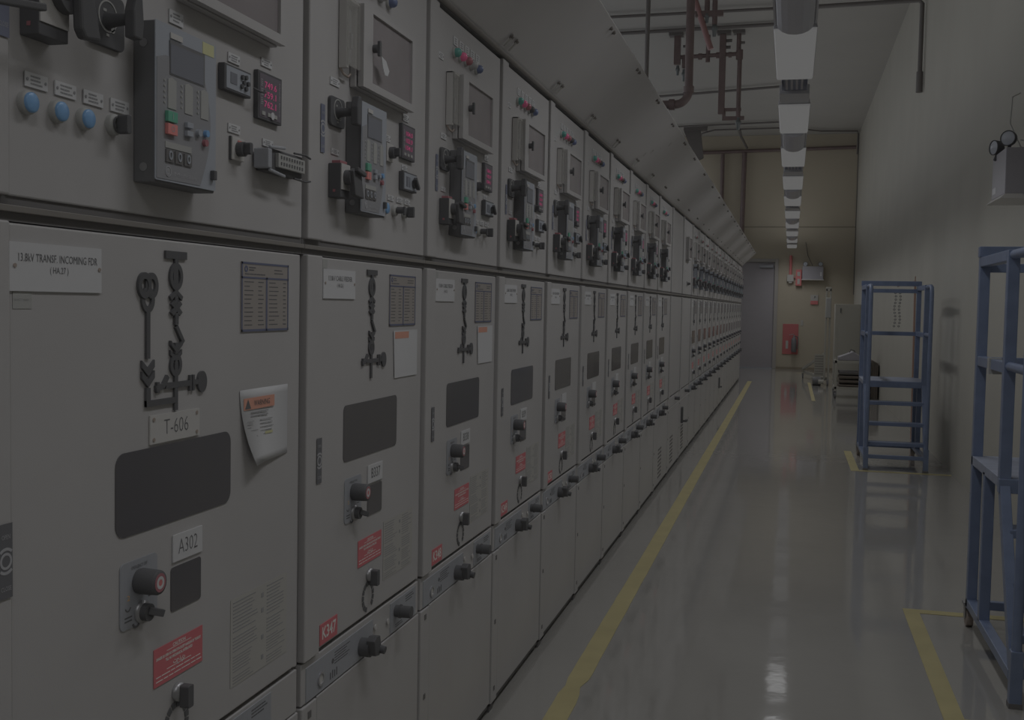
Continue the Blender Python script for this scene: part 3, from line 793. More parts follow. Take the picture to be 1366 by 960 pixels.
        push_button(C, .470, 1.741, M_blue); push_button(C, .543, 1.742, M_blk, 'key'); push_button(C, .618, 1.743, M_blk, 'knob')
        for k, u in enumerate((.519, .584, .645)): label_plate(C, u, 1.772, .042, .014, k)
    return C

ordn = ['nearest', 'second', 'third', 'fourth', 'fifth', 'sixth', 'seventh', 'eighth', 'ninth', 'tenth', 'eleventh', 'twelfth',
        'thirteenth', 'fourteenth', 'fifteenth', 'sixteenth']
proto = cabinet(1.1675, 1.0, 'incomer', 'wide grey switchgear cabinet with T-606 and A302 plates, nearest the camera',
                dict(title=('13.8kV TRANSF. INCOMING FDR', '( HA.27 )'), plate='A302', near=True))
cabinet(2.1675, .8, 'feeder', 'grey switchgear cabinet with a B337 plate and red K347 tag', dict(title=('13.8kV CABLE FEEDER', '( HA.26 )'), plate='B337', k='K347', near=True, tagged=True, sheet=True, seed=2))
cabinet(2.9675, .8, 'feeder', 'grey switchgear cabinet with a B338 plate and red K348 tag', dict(title=('13.8kV CABLE FEEDER', '( HA.25 )'), plate='B338', k='K348', near=True, sheet=True, seed=3))
cabinet(3.7675, .8, 'feeder', 'grey switchgear cabinet with the red K349 tag, fourth from the camera', dict(title=('13.8kV CABLE FEEDER', '( HA.24 )'), plate='B339', k='K349', near=True, seed=4,
        lamps=(M_lgreen, M_lred, M_lred2, M_blk, M_lblue)))
f5 = cabinet(4.5675, .8, 'feeder', 'grey switchgear cabinet right behind the one tagged K349, fifth from the camera', dict(plate=None, k='K350', seed=5,
        lamps=(M_lgreen, M_lred, M_lred2, M_blk, M_lblue)))

def children(o): return [c for c in bpy.data.objects if c.parent == o]
def snapshot(root):
    by = {}
    for c in bpy.data.objects:
        if c.parent: by.setdefault(c.parent.name, []).append(c)
    return by
TREE = snapshot(f5)
def dup(root, loc, label, skip=()):
    r = root.copy(); COL.objects.link(r); r.location = loc; r['label'] = label
    for ch in TREE.get(root.name, []):
        if ch.name.split('.')[0] in skip: continue
        c = ch.copy(); COL.objects.link(c); c.parent = r
        for gch in TREE.get(ch.name, []):
            d = gch.copy(); COL.objects.link(d); d.parent = c
    return r
for k in range(5, 9):
    dup(f5, (0, 2.1675 + .8 * (k - 1), 0), 'grey feeder switchgear cabinet, %s from the camera along the row' % ordn[k], skip=('cell_tag',))
tenth = cabinet(8.5675, 1.0, 'feeder', 'wide grey switchgear cabinet just before the blank fronted one, tenth from the camera', dict(plate=None, seed=5))
vm = MB()
for a in range(8):
    for b in range(7): vm.cyl((.0, .35 + .035 * b, .10 + .032 * a), (.0012, .35 + .035 * b, .10 + .032 * a), .010, 8)
obj('vent_holes', vm, M_gask, tenth)
cabinet(9.5675, 1.0, 'plain', 'wide grey switchgear cabinet with completely blank doors, in mid row', dict(vents=True, lock=True))
cabinet(10.5675, 1.0, 'plain', 'wide grey switchgear cabinet with a black latch low on its cover, after the blank one', dict(vents=True, latch=True, box=True, lock=True))
N2 = 15
far0 = cabinet(11.5675, .8, 'feeder', '', dict(plate=None, seed=6, case=M_relayf, lamps=(M_lwhite, M_lred2, M_lred2, M_lwhite, M_lwhite)))
TREE = snapshot(far0)
for k in range(N2):
    lb = 'grey feeder switchgear cabinet, %s counted from the far door end of the row' % (ordn[N2 - 1 - k] if N2 - 1 - k else 'last')
    o = dup(far0, (0, 11.5675 + .8 * k, 0), lb) if k else far0
    o['label'] = lb
    if k == 6:
        o['label'] = 'grey switchgear cabinet far down the row with a black latch on its bottom cover'
        obj('cover_latch', MB().rrect(.0, .02, .22, .27, .30, .46, .008).bar((.035, .245, .32), (.035, .36, .315), .022), M_blk, o, bevel=.002)
    if k > 6: pass
YEND = 11.5675 + .8 * N2
obj('end_panel', MB().box(-1.35, -.0, .796, .800, .0, 2.362), M_cab, o)

# canopy above the row
cn = thing('sloping_canopy', 'long grey sloping metal canopy running above the row of switchgear cabinets', 'canopy', (0, 0, 0))
a, b = Vector((.0, 0, 2.392)), Vector((.277, 0, 2.668)); nrm = Vector((.70, 0, -.71))
pl = MB()
poly = [(a.x - .012, a.z - .002), (b.x, b.z), (b.x - .004, b.z + .012), (a.x - .02, a.z + .012), (-.40, a.z + .012), (-.40, a.z - .002)]
pl.prism(poly, 1.18, YEND - .05, 'y')
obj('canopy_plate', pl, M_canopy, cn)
obj('edge_lip', MB().cyl((.004, 1.18, 2.390), (.004, YEND - .06, 2.390), .010, 10), M_rail, cn)
seams = [1.1675] + [2.1675 + .8 * i for i in range(9)] + [9.5675, 10.5675] + [11.5675 + .8 * i for i in range(N2)]
def bolt(P0, r=.006, h=.010):
    P0 = Vector(P0); return MB().cyl(P0, P0 + nrm * h, r, 10).cyl(P0, P0 + nrm * .003, r * 1.6, 12)
bl = bolt((0, 0, 0)).mesh('bolt', M_rail); br = MB().bar(Vector((-.03, 0, -.03)) + nrm * .006, nrm * .006, .009, .006).mesh('bracket', M_plate)
for i, s in enumerate(seams):
    if s < 2: continue
    for dy in (-.035, .035):
        put('bolt', bl, cn, (.262, s + dy, 2.668 - .015))
        if s < 12 or dy > 0:
            put('bolt', bl, cn, (.045, s + dy, 2.437))
            if s < 8: put('bracket', br, cn, (.045, s + dy, 2.437))
for wv, pos in (('N', .30), ('M', .42), ('-', .57), ('N', .72)):
    q = Vector((.277 * pos, 0, 2.392 + .276 * pos)) + nrm * .003
    me = text_mesh(wv, .05, mat('faint_stencil', (66, 65, 62), .6))
    o = put('stencil_letter', me, cn, (q.x, 7.0 + .9 * (pos - .3), q.z))
    o.rotation_euler = (PI / 2, math.radians(45.0), 0)
    o.rotation_euler = Matrix(((nrm.x, 0, .707), (0, 1, 0), (nrm.z, 0, .704))).to_euler()

# ------------------------------------------------------------------ ceiling lamps in one long line
LX = 1.0
for n in range(-4, 10):
    y0 = 6.12 + 2.243 * n; y1 = y0 + 1.29
    pos = n + 4
    lb = 'white fluorescent lamp, %s of the line hanging above the aisle counted from the end wall' % (ordn[9 - n] if 9 - n < 16 else 'farthest') if n >= 0 else None
    lb = ('white fluorescent lamp of the ceiling line, %s in view counted from the camera' % ordn[n]) if n >= 0 else 'white fluorescent lamp of the ceiling line, behind or above the camera'
    t = thing('ceiling_lamp', lb, 'ceiling lamp', (LX, y0, 3.0), group='lamps in a line above the aisle')
    Lh = y1 - y0
    obj('housing', MB().prism([(-.118, .014), (.118, .014), (.10, .085), (-.10, .085)], 0, Lh, 'y'), M_light, t, bevel=.004)
    obj('diffuser', MB().prism([(-.108, 0), (.108, 0), (.114, .014), (-.114, .014)], .004, Lh - .004, 'y'), M_diff, t)
    obj('suspension_wire', MB().cyl((0, .15, .085), (0, .15, ZC - 3.0), .0025, 6), M_conduit, t)
    obj('suspension_wire', MB().cyl((0, Lh - .15, .085), (0, Lh - .15, ZC - 3.0), .0025, 6), M_conduit, t)
    if n < 9:
        if n % 2:   # odd gaps carry a rounded translucent pod
            t2 = thing('emergency_pod', 'rounded grey lamp pod between two lamps of the ceiling line, %s from the camera' % ordn[(n + 5) // 2], 'lamp pod', (LX, y1, 3.0), group='rounded pods between the lamps')
            G = 2.243 - 1.29
            pts = []
            for k in range(9):
                aa = PI + PI * k / 8; pts.append((.098 * math.cos(aa) * (1 if abs(math.cos(aa)) > .9 else 1), .03 + .06 * math.sin(aa)))
            pts += [(.104, .075), (-.104, .075)]
            obj('suspension_wire', MB().cyl((0, .3, .05), (0, .3, ZC - 3.0), .0025, 6), M_conduit, t2)
            obj('pod_shell', MB().prism(pts, .02, G - .02, 'y'), M_pod, t2, bevel=.01)
            obj('pod_rim', MB().box(-.112, -.100, .01, G - .01, .03, .09).box(.100, .112, .01, G - .01, .03, .09), M_light, t2)
        else:
            t2 = thing('lamp_connector', 'open dark gear section linking two lamps of the ceiling line, %s from the camera' % ordn[(n + 4) // 2], 'lamp connector', (LX, y1, 3.0), group='dark connectors between the lamps')
            G = 2.243 - 1.29
            obj('gear_tray', MB().box(-.078, .078, .0, G * .62, .045, .09).box(-.085, -.078, .1, G * .5, .02, .09).box(.078, .085, .1, G * .5, .02, .09), M_gear, t2, bevel=.003)
            mb = MB()
            for k in range(4): mb.box(-.06 + .034 * k, -.045 + .034 * k, .02, G * .55, .036, .045)
            obj('gear_rib', mb, M_emer, t2)
            obj('cover_plate', MB().box(-.104, .104, G * .62, G, .02, .085), M_light, t2, bevel=.003)
    # downward light of each lamp, spread narrowed; an added upward one brightens the ceiling
    ld = bpy.data.lights.new('lamp_light', 'AREA'); ld.shape = 'RECTANGLE'; ld.size = .2; ld.size_y = Lh - .05
    ld.energy = P_DOWN = 4.7; ld.color = (.99, 1, 1.02); ld.spread = math.radians(144.5)  # spread cut so it barely shows in the floor's reflection
    lo = bpy.data.objects.new('lamp_light', ld); COL.objects.link(lo); lo.location = (LX, (y0 + y1) / 2, 2.993)
    lu = bpy.data.lights.new('ceiling_fill_light', 'AREA'); lu.shape = 'RECTANGLE'; lu.size = .18; lu.size_y = Lh - .05
    lu.energy = 2.6; lu.color = (.99, 1, 1.02)
    lo = bpy.data.objects.new('ceiling_fill_light', lu); COL.objects.link(lo); lo.location = (LX, (y0 + y1) / 2, 3.10); lo.rotation_euler = (PI, 0, 0)

# ------------------------------------------------------------------ pipes under the ceiling
YP = 17.6
def nozzle(par, x, y, z, s=1.0):
    obj('sprinkler_nozzle', MB().lathe((x, y, z), (0, 0, -1), [(0, .03 * s), (.05 * s, .032 * s), (.055 * s, .042 * s), (.10 * s, .042 * s), (.11 * s, .03 * s), (.19 * s, .024 * s), (.19 * s, 0)], 14), M_pipet, par)
t = thing('fire_main_pipe', 'thick dark red fire main dropping from the ceiling and bending left behind the canopy', 'pipe', (-.315, 14.0, ZC))
def bend(c, r, a0, a1, y, n=8):
    return [(c[0] + r * math.cos(math.radians(a0 + (a1 - a0) * k / n)), y, c[1] + r * math.sin(math.radians(a0 + (a1 - a0) * k / n))) for k in range(n + 1)]
pts = [(0, 0, 0), (0, 0, -1.58)] + [(p[0], p[1], p[2]) for p in bend((-.16, -1.62), .16, 0, -90, 0)] + [(-1.3, 0, -1.78)]
obj('riser', MB().tube(pts, .053, 18), M_pipe, t)
obj('coupling', MB().cyl((0, 0, -1.56), (0, 0, -1.64), .068, 18), M_pipe, t)
obj('coupling', MB().cyl((-.17, 0, -1.78), (-.24, 0, -1.78), .068, 18), M_pipe, t)
obj('ceiling_flange', MB().cyl((0, 0, -.001), (0, 0, -.03), .12, 18), M_pipe, t)
t = thing('sprinkler_manifold', 'dark red sprinkler manifold with hanging nozzles left of the lamp line', 'pipe', (0, YP, 0))
t.location = (0, YP, 0)
obj('header_pipe', MB().tube([(-.86, 0, 5.47), (.10, 0, 5.49)], .032, 12).cyl((-.52, 0, 5.47), (-.46, 0, 5.47), .05, 12).cyl((-.24, 0, 5.48), (-.16, 0, 5.48), .048, 12).cyl((-.05, 0, 5.48), (0.0, 0, 5.48), .045, 12), M_pipe, t)
obj('drop_pipe', MB().box(-.19, -.09, -.05, .05, 4.56, 5.80), M_pipe, t, bevel=.008)
obj('drop_pipe', MB().tube([(.105, 0, 5.80), (.105, 0, 5.52), (.125, 0, 5.46), (.125, 0, 4.50)], .036, 12).cyl((.12, 0, 5.40), (.12, 0, 5.55), .055, 12), M_pipe, t)
obj('cross_bar', MB().box(-.09, .17, -.02, .02, 4.60, 4.65).box(-.12, .22, -.021, .021, 4.46, 4.52).box(-.12, -.07, -.019, .019, 4.50, 4.60), M_pipe, t)
obj('drop_pipe', MB().box(-.90, -.80, -.05, .05, 5.36, 5.80).cyl((-.74, 0, 5.30), (-.74, 0, 5.50), .034, 10), M_pipe, t)
obj('mounting_plate', MB().box(-.98, -.76, -.08, .08, 5.80, 5.848).box(-.23, -.02, -.08, .08, 5.80, 5.848).box(.02, .20, -.08, .08, 5.80, 5.848), M_pipeb, t)
obj('branch_valve', MB().cyl((-.76, 0, 5.64), (-.66, 0, 5.64), .02, 8).cyl((-.09, 0, 5.70), (.0, 0, 5.70), .025, 8).cyl((-.09, 0, 5.60), (-.02, 0, 5.60), .025, 8).cyl((.13, 0, 5.66), (.2, 0, 5.66), .02, 8), M_pipeb, t)
nozzle(t, -.84, 0, 5.34, .8); nozzle(t, -.735, 0, 5.28, 1.0); nozzle(t, .13, 0, 4.50, 1.0)
obj('vertical_link', MB().cyl((-.37, 0, 5.38), (-.37, 0, 5.80), .035, 12), M_pipe, t)
t = thing('sprinkler_branch', 'reddish slanting sprinkler branch with two nozzles at the top edge, right of the fire main', 'pipe', (0, 14.5, 0))
obj('slanted_pipe', MB().tube([(-.42, 0, 5.82), (-.26, 0, 5.36), (-.09, 0, 4.86)], .038, 14), mat('red_oxide_pipe', (68, 51, 50), .45), t)
obj('branch_header', MB().box(-.66, -.20, -.04, .04, 5.53, 5.62).box(-.30, .06, -.03, .03, 5.28, 5.35), M_pipe, t)
obj('branch_drop', MB().cyl((-.05, 0, 5.17), (-.05, 0, 5.845), .034, 12).cyl((-.15, 0, 5.34), (-.15, 0, 5.845), .034, 12), M_pipe, t)
nozzle(t, -.15, 0, 5.36, .85); nozzle(t, -.05, 0, 5.20, .95)
def conduit(pts, r, label, m=M_conduit, name='conduit_pipe', cat='conduit'):
    return tag(obj(name, MB().tube(pts, r, 10), m), label, cat)
conduit([(-2.5, 16.2, 5.78), (.95, 16.15, 5.78)], .022, 'dark conduit crossing the ceiling at the top edge of the picture')
conduit([(-2.5, 17.3, 5.80), (.95, 17.1, 5.80)], .028, 'dark conduit crossing the ceiling behind the hanging nozzles')
conduit([(-2.5, 22.6, 5.78), (.95, 21.7, 5.78)], .024, 'dark conduit crossing the ceiling above the fire main elbow')
conduit([(-2.5, 26.4, 5.80), (1.1, 25.9, 5.80)], .02, 'thin conduit crossing the ceiling just before the end wall')
conduit([(-1.3, 27.4, 5.66), (-1.2, 27.0, 5.74), (-.9, 26.9, 5.80), (1.0, 26.8, 5.80), (1.35, 27.2, 5.80), (1.6, 27.4, 5.80), (2.44, 27.5, 5.80), (2.47, 27.8, 5.78), (2.47, 27.9, 5.3)], .018, 'thin conduit along the ceiling corner that drops down the end wall')
conduit([(1.2, 14.35, 5.30), (2.43, 14.35, 5.32), (2.47, 14.35, 5.28), (2.47, 14.35, 4.45)], .028, 'dark conduit dropping down the cream wall with a fitting at its end')
tag(obj('conduit_fitting', MB().cyl((2.47, 14.35, 4.45), (2.47, 14.35, 4.20), .04, 12), M_conduit), 'dark cylindrical fitting at the lower end of the conduit on the cream wall', 'fitting')
conduit([(-.82, 13.8, ZC), (-.835, 13.8, 3.2)], .028, 'dark vertical post hanging from the ceiling left of the fire main', name='hanger_post', cat='post')
conduit([(-2.5, 28.08, 5.40), (2.45, 28.08, 5.50)], .045, 'dark brown pipe running across the top of the tan end wall', M_pipe, 'wall_pipe', 'pipe')
conduit([(-.76, 28.08, 5.38), (-.74, 28.08, .1)], .05, 'dark red pipe going down the end wall behind the canopy, left of the other', M_pipe, 'wall_pipe', 'pipe')
conduit([(-.22, 28.06, 5.40), (-.24, 28.04, 2.9)], .06, 'dark red pipe going down the end wall above the grey door', M_pipe, 'wall_pipe', 'pipe')
conduit([(-.30, 26.8, 5.78), (-.27, 27.0, 5.65), (-.16, 27.9, 5.5)], .03, 'dark flexible hose from the ceiling conduit to the end wall pipe', name='flexible_hose', cat='hose')
t = thing('steel_bracket', 'dark steel bracket hanging under the ceiling beside the canopy edge', 'bracket', (-1.2, 26.6, 5.6))
obj('bracket_plate', MB().box(-.40, .15, -.1, .1, .14, .249), M_pipeb, t); obj('bracket_web', MB().prism([(-.40, .14), (.0, .14), (.08, -.5), (-.1, -.6)], -.06, .06, 'y'), M_pipeb, t)
conduit([(-.40, 16.2, 5.84), (-.40, 16.2, 5.80)], .01, 'tiny ceiling hook over the nearest ceiling conduit', name='ceiling_hook', cat='hook')

# ------------------------------------------------------------------ blue platform ladders
def ladder(X0, Y0, label, chain=False):
    """X0 left side, Y0 front feet; 0.58 wide, 1.12 deep"""
    T = thing('platform_ladder', label, 'platform ladder', (X0, Y0, 0))
    W, D, PF, zp, zt = .58, 1.10, .42, .82, 1.76
    s = .045
    for x in (s / 2, W - s / 2):
        side = 'left' if x < .1 else 'right'
        obj('rear_post', MB().box(x - s / 2, x + s / 2, D - s, D, .10, zt), M_navy, T, bevel=.003)
        obj('platform_post', MB().box(x - s / 2, x + s / 2, PF - s, PF, zp - .02, zt), M_navy, T, bevel=.003)
        obj('under_post', MB().box(x - s / 2, x + s / 2, PF + .30, PF + .30 + s, .13, zp - .02), M_navy, T, bevel=.003)
        obj('base_rail', MB().bar((x, .05, .115), (x, D, .125), s, .04), M_navy, T, bevel=.003)
        obj('stringer', MB().bar((x, PF - .02, zp - .02), (x, .03, .10), .04, .05), M_navy, T, bevel=.003)
        f = obj('front_foot', MB().box(x - s / 2, x + s / 2, .0, s, .004, .22), M_navy, T, bevel=.003)
        obj('rubber_pad', MB().box(x - s / 2 - .002, x + s / 2 + .002, -.002, s + .002, 0, .02), M_gask, f)
        obj('top_side_rail', MB().box(x - s / 2, x + s / 2, PF, D - s, zt - .045, zt), M_navy, T, bevel=.003)
        obj('middle_side_rail', MB().box(x - s / 2 + .003, x + s / 2 - .003, PF, D - s, 1.255, 1.30), M_navy, T, bevel=.003)
        r = .019
        pts = [(x, PF - .02, zt - .02), (x, .10, zt - .02), (x, .045, zt - .035), (x, .022, zt - .09), (x, .022, .18)]
        obj('handrail', MB().tube(pts, r, 14), M_navy, T)
        obj('middle_handrail', MB().tube([(x, PF - .02, 1.285), (x, .022, 1.285)], r, 12), M_navy, T)
        cs = obj('caster', MB().box(x - .03, x + .03, D - .005, D + .055, .105, .118).box(x - .022, x - .018, D + .01, D + .05, .04, .105).box(x + .018, x + .022, D + .01, D + .05, .04, .105), M_zinc, T)
        obj('caster_wheel', MB().cyl((x - .015, D + .03, .045), (x + .015, D + .03, .045), .045, 20), M_castor, cs)
    obj('platform', MB().box(0, W, PF - .03, D - .01, zp - .035, zp + .008), M_navy2, T, bevel=.003)
    obj('platform_edge', MB().box(-.002, W + .002, PF - .05, PF - .01, zp - .055, zp + .004), M_navy, T, bevel=.003)
    for z, nm in ((.62, 'step'), (.43, 'step'), (.25, 'step')):
        y = .03 + (z - .1) * (PF - .05) / (zp - .12)
        obj(nm, MB().box(.03, W - .03, y - .03, y + .10, z - .02, z + .014), M_navy, T, bevel=.003)
    obj('front_crossbar', MB().box(.03, W - .03, .005, .04, .115, .15), M_navy, T, bevel=.003)
    obj('rear_crossbar', MB().box(.03, W - .03, D - .04, D - .005, .10, .14), M_navy, T, bevel=.003)
    obj('rear_top_bar', MB().box(-.005, W - .0, D - .05, D - .0, zt, zt + .05), M_navy, T, bevel=.003)
    obj('rear_guard_bar', MB().box(.02, W - .02, D - .042, D - .008, zt - .07, zt - .03), M_navy, T, bevel=.003)
    obj('rear_middle_bar', MB().box(.02, W - .02, D - .042, D - .008, 1.255, 1.295), M_navy, T, bevel=.003)
    if chain:
        for q in range(2):
            for k in range(11):
                z = zt - .07 - .034 * k; x = .33 + .045 * q + .006 * math.sin(k)
                o = obj('chain_link', MB().ring(D - .022, D - .016, 0, 0, .011, .006, n=12), M_blk, T)
                o.data.transform(Matrix.Translation((0, -0, 0)))
                o.location = (x, 0, z)
                o.data.transform(Matrix.Rotation(PI / 2, 4, 'Z')) if k % 2 else o.data.transform(Matrix.Rotation(PI / 2, 4, 'Z'))
        # links now lie in the rear plane of the ladder
    else:
        obj('webbing_strap', MB().box(-.004, s + .004, .70, .745, 1.235, 1.305), M_strip, T)
    return T
ladder(1.872, 4.41, 'blue steel platform ladder on casters at the right edge, nearest the camera')
ladder(1.725, 10.70, 'blue steel platform ladder farther away by the cream wall, seen whole', chain=True)
t = thing('hook_pole', 'thin reddish brown operating pole with hooked top leaning behind the farther ladder', 'pole', (2.46, 13.7, 0))
obj('shaft', MB().tube([(0, 0, 0), (-.02, 0, 1.86)], .012, 8), M_wood, t)
obj('hook', MB().tube([(-.02, 0, 1.86), (-.10, 0, 1.84), (-.22, 0, 1.80)], .009, 8).tube([(-.02, 0, 1.80), (-.02, 0, 1.92)], .006, 8), M_wood, t)

# ------------------------------------------------------------------ emergency light on the cream wall
def em_head(par, p, d, r=.045):
    d = Vector(d).normalized(); p = Vector(p)
    h = obj('lamp_head', MB().lathe(p, d, [(-.055, .012), (-.045, r * .7), (-.02, r * .97), (.012, r * 1.06), (.016, r * 1.02), (.012, r * .92)], 22), M_blk, par)
    obj('lens', MB().lathe(p, d, [(.010, r * .95), (.014, r * .6), (.016, 0)], 22), M_lens, h)
    obj('swivel', MB().cyl(p + Vector((0, 0, -r - .035)), p + Vector((0, 0, -.01)) - d * .03, .011, 10), M_blk, h)
t = thing('emergency_light', 'large twin head emergency light box on the cream wall at the right edge', 'emergency light', (2.25, 7.2, 2.2))
obj('box', MB().prism([(.012, .03), (.265, .03), (.265, .31), (.012, .31)], .0, .45, 'y'), M_emer, t, bevel=.004)
obj('base_tray', MB().prism([(-.02, 0), (.266, 0), (.266, .03), (.012, .03)], -.01, .46, 'y'), M_plate, t, bevel=.003)
obj('side_label', MB().box(.0105, .012, .30, .42, .06, .10), M_white, t)
obj('strap_bracket', MB().bar((.12, -.006, .02), (.245, -.006, .145), .03, .008, up=(0, 1, 0)), M_emer, t)
em_head(t, (.040, .10, .378), (-.7, -1, .02), .046); em_head(t, (.005, .34, .355), (-1, -.42, 0), .046)
obj('cable', MB().tube([(.12, .13, .32), (.08, .30, .50), (.14, .6, .72), (.24, .9, .80)], .004, 6).tube([(.10, .05, .36), (.2, .0, .33), (.23, .02, .31)], .004, 6), M_strip, t)
t = thing('emergency_light', 'small twin head emergency light box on the tan end wall', 'emergency light', (1.27, 28.18, 2.24))
obj('box', MB().box(0, .50, -.16, .015, .02, .34), M_emer, t, bevel=.006)
obj('base_tray', MB().box(-.015, .515, -.18, .015, 0, .02), M_plate, t)
obj('test_label', MB().box(.43, .46, -.162, -.16, .10, .20), M_white, t)
em_head(t, (.07, -.08, .40), (-.1, -1, -.1), .055); em_head(t, (.43, -.08, .40), (.1, -1, -.1), .055)
obj('cable', MB().tube([(.25, -.02, .34), (.12, .0, .62), (.06, .0, .95)], .006, 6), M_pipeb, t)

# ------------------------------------------------------------------ things on the end wall
t = thing('fire_alarm_conduit', 'red conduit with white junction box coming down the tan wall beside the door', 'conduit', (.985, 28.16, 2.3))
obj('drop_conduit', MB().tube([(0, 0, .06), (0, 0, .55)], .035, 10).tube([(.02, 0, 0), (.12, 0, 0)], .014, 8), M_redeq, t)
obj('junction_box', MB().box(-.08, .08, -.05, .04, -.10, .07).box(-.04, .04, -.04, .03, -.14, -.10), M_sign, t, bevel=.006)
t = thing('fire_call_point', 'small red fire call point box with white panel left of the small emergency light', 'call point', (1.185, 28.164, 2.3))
obj('box', MB().box(-.07, .07, -.06, .035, -.20, .20), M_redeq, t, bevel=.006)
obj('panel', MB().box(-.03, .03, -.066, -.06, -.16, -.03).box(-.035, .035, -.066, -.06, .04, .14), M_sign, t)
t = thing('safety_sign', 'white and red safety sign on the tan end wall under the small emergency light', 'sign', (1.58, 28.18, 1.76))
obj('sign_plate', MB().box(-.09, .09, -.012, .018, -.12, .12), M_sign, t)
obj('red_panel', MB().box(-.09, .09, -.014, -.012, -.12, -.03), M_redeq, t)
obj('symbol', MB().prism([(-.01, .02), (.0, .09), (.03, .08), (.035, .03), (.02, .06)], -.014, -.012, 'y'), M_ink, t)
t = thing('fire_extinguisher_board', 'red backing board for the extinguisher on the tan end wall', 'extinguisher board', (1.02, 28.1915, .78))
obj('board', MB().box(-.18, .20, -.012, .008, -.40, .36), M_redbd, t, bevel=.004)
obj('notice', MB().box(-.10, -.04, -.014, -.012, -.26, -.06), M_sign, t)
t = thing('fire_extinguisher', 'black and silver fire extinguisher hanging on the red board', 'fire extinguisher', (1.12, 28.09, .62))
obj('cylinder', MB().lathe((0, 0, -.18), (0, 0, 1), [(0, 0), (0, .055), (.02, .066), (.30, .066), (.35, .04), (.38, .02), (.38, 0)], 18), M_blk2, t)
obj('valve', MB().cyl((0, 0, .20), (0, 0, .25), .018, 10).bar((-.01, 0, .27), (-.12, -.01, .25), .02, .015), M_steel, t)
obj('hose', MB().tube([(.02, -.01, .22), (.09, -.02, .2), (.10, -.03, .05), (.085, -.05, -.10)], .011, 8), M_blk, t)
tag(obj('wall_switch', MB().box(1.27, 1.33, YE - .012, YE - .001, 1.10, 1.24).box(1.29, 1.31, YE - .018, YE - .012, 1.15, 1.19), M_sign, bevel=.002), 'small pale switch plate on the tan wall right of the red board', 'light switch')

# ------------------------------------------------------------------ breaker lift truck, trolley and the stores behind
def castor(par, x, y, r=.05, z=None):
    c = obj('caster', MB().box(x - .03, x + .03, y - .03, y + .03, 2 * r + .006, 2 * r + .018).box(x - .022, x - .017, y - .02, y + .02, r * .8, 2 * r + .006).box(x + .017, x + .022, y - .02, y + .02, r * .8, 2 * r + .006), M_zinc, par)
    obj('caster_wheel', MB().cyl((x - .014, y, r), (x + .014, y, r), r, 18), M_blk2, c)
t = thing('lift_truck', 'pale grey breaker lifting truck with a tall mast and slanted leg before the end wall', 'lift truck', (1.74, 22.6, 0))
obj('mast', MB().box(-.05, -.015, -.05, .05, .1, 1.93).box(.025, .06, -.05, .05, .1, 1.93).box(-.05, .06, -.05, .05, 1.88, 1.96), M_cream, t, bevel=.006)
obj('winch_head', MB().box(-.045, .055, -.10, -.05, 1.35, 1.75), M_strip, t, bevel=.01)
obj('slanted_leg', MB().bar((-.03, .1, .62), (-.42, 2.2, .20), .05, .05), M_cream, t, bevel=.004)
obj('base_frame', MB().bar((-.40, 2.2, .14), (0, .1, .12), .06, .05).box(-.30, .06, .0, .05, .10, .16), M_cream, t)
obj('guard_panel', MB().box(-.23, -.055, -.02, 0, .18, .62), M_cream, t)
mb = MB()
for k in range(8): mb.box(-.22, -.06, -.024, -.02, .22 + .05 * k, .235 + .05 * k)
obj('guard_slot', mb, M_rail, t)
castor(t, -.42, 2.2, .05); castor(t, .03, -.10, .05)
obj('drive_wheel', MB().cyl((-.26, -.12, .085), (-.10, -.12, .085), .085, 20), M_blk2, t)
obj('drive_hub', MB().cyl((-.15, -.22, .08), (-.05, -.22, .08), .045, 16), M_cream, t)
t = thing('equipment_trolley', 'pale tubular trolley on casters by the cream wall, loaded with dark trays', 'trolley', (1.80, 19.45, 0))
for x in (0, .55):
    for y in (0, .6):
        obj('frame_post', MB().box(x - .02, x + .02, y - .02, y + .02, .12, .66), M_cream, t, bevel=.004)
        castor(t, x, y, .052)
obj('frame_rail', MB().box(-.02, .57, -.02, .02, .60, .64).box(-.02, .57, .58, .62, .60, .64).box(-.02, .02, 0, .6, .60, .64).box(.53, .57, 0, .6, .60, .64), M_cream, t)
obj('lower_rail', MB().box(-.02, .57, -.02, .02, .15, .19).box(-.02, .57, .58, .62, .15, .19).box(-.02, .02, 0, .6, .15, .19).box(.53, .57, 0, .6, .15, .19), M_cream, t)
obj('lower_shelf', MB().box(.02, .53, .02, .58, .16, .18), M_brown, t)
for k in range(4):
    tag(obj('metal_tray', MB().box(1.86, 2.30, 19.5, 20.0, .185 + .075 * k, .23 + .075 * k).box(1.87, 2.29, 19.49, 19.5, .20 + .075 * k, .215 + .075 * k), M_brown if k < 3 else M_gask, bevel=.004),
        'dark flat metal tray on the trolley, %s of its stack' % ['lowest', 'second lowest', 'third lowest', 'topmost'][k], 'tray', 'dark trays on the trolley')
t = thing('folded_equipment', 'grey rounded piece of equipment lying on the top of the trolley', 'equipment', (1.98, 19.7, .64))
obj('case', MB().rrect(0, 0, 0, 0, 0, 0, 0, 1) if False else MB().prism([(-.14, 0), (.30, 0), (.30, .05), (.20, .10), (.10, .16), (.02, .12), (-.14, .06)], -.12, .2, 'y'), M_emer, t, bevel=.012)
obj('case_handle', MB().tube([(.05, .0, .13), (.07, .0, .19), (.13, .0, .17), (.15, .0, .11)], .008, 8), M_blk, t)
t = thing('storage_cabinet', 'pale grey metal storage box cabinet standing behind the trolley', 'storage cabinet', (1.96, 24.6, 0))
obj('carcass', MB().box(0, .53, .02, .6, .05, 1.64), M_cream, t, bevel=.006)
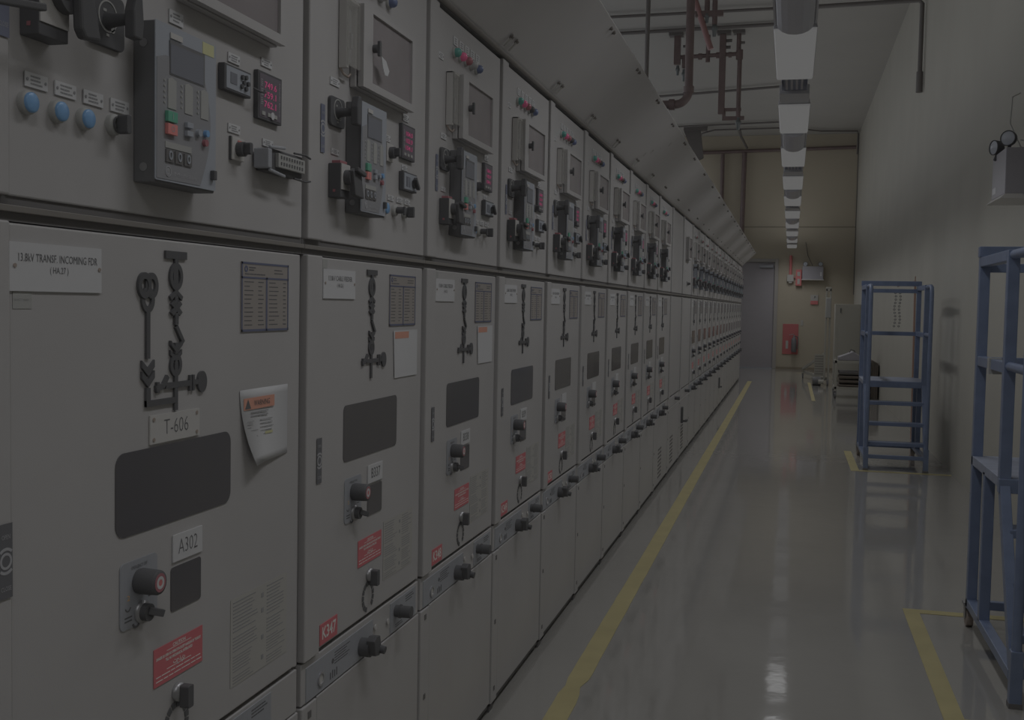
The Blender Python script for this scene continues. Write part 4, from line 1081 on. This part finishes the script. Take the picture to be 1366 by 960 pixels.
obj('cabinet_door', MB().box(.07, .52, .0, .02, .08, 1.62), M_cream, t, bevel=.004)
obj('door_handle', MB().box(.10, .12, -.02, 0, 1.45, 1.55), M_blk, t)
obj('feet', MB().box(.02, .08, .05, .12, 0, .05).box(.45, .51, .05, .12, 0, .05).box(.02, .08, .5, .57, 0, .05).box(.45, .51, .5, .57, 0, .05), M_gask, t)
t = thing('shutter_rack', 'dark ribbed rack of folded panels leaning between trolley and cream wall', 'rack', (2.39, 19.45, 0))
for k in range(5):
    obj('folded_panel', MB().box(.0 + .022 * k, .016 + .022 * k, 0, .7, 0.0, .66 - .012 * k), M_brown, t, bevel=.002)

# ------------------------------------------------------------------ world and camera
w = bpy.data.worlds.new('World'); scene.world = w; w.use_nodes = True
w.node_tree.nodes['Background'].inputs[0].default_value = (.97, 1.0, 1.06, 1)
w.node_tree.nodes['Background'].inputs[1].default_value = .44  # even fill light, entering through the opening added in the left wall

f, yaw, pitch, roll, cx, ch = 1450.0, .25005, .05101, .01842, 1.02285, 1.50010
fw = Vector((-math.sin(yaw) * math.cos(pitch), math.cos(yaw) * math.cos(pitch), -math.sin(pitch)))
rt = Vector((math.cos(yaw), math.sin(yaw), 0)); up = rt.cross(fw)
r2 = rt * math.cos(roll) + up * math.sin(roll); u2 = -rt * math.sin(roll) + up * math.cos(roll)
cam = bpy.data.cameras.new('camera'); co = bpy.data.objects.new('camera', cam); COL.objects.link(co)
cam.sensor_fit = 'HORIZONTAL'; cam.sensor_width = 36; cam.lens = 36 * f / 1366; cam.clip_start = .05; cam.clip_end = 200
co.matrix_world = Matrix(((r2.x, u2.x, -fw.x, cx), (r2.y, u2.y, -fw.y, 0), (r2.z, u2.z, -fw.z, ch), (0, 0, 0, 1)))
scene.camera = co
scene.view_settings.view_transform = 'Standard'; scene.view_settings.look = 'None'
scene.view_settings.exposure = 0; scene.view_settings.gamma = 1; scene.view_settings.use_curve_mapping = False
scene.cycles.max_bounces = 10; scene.cycles.diffuse_bounces = 6
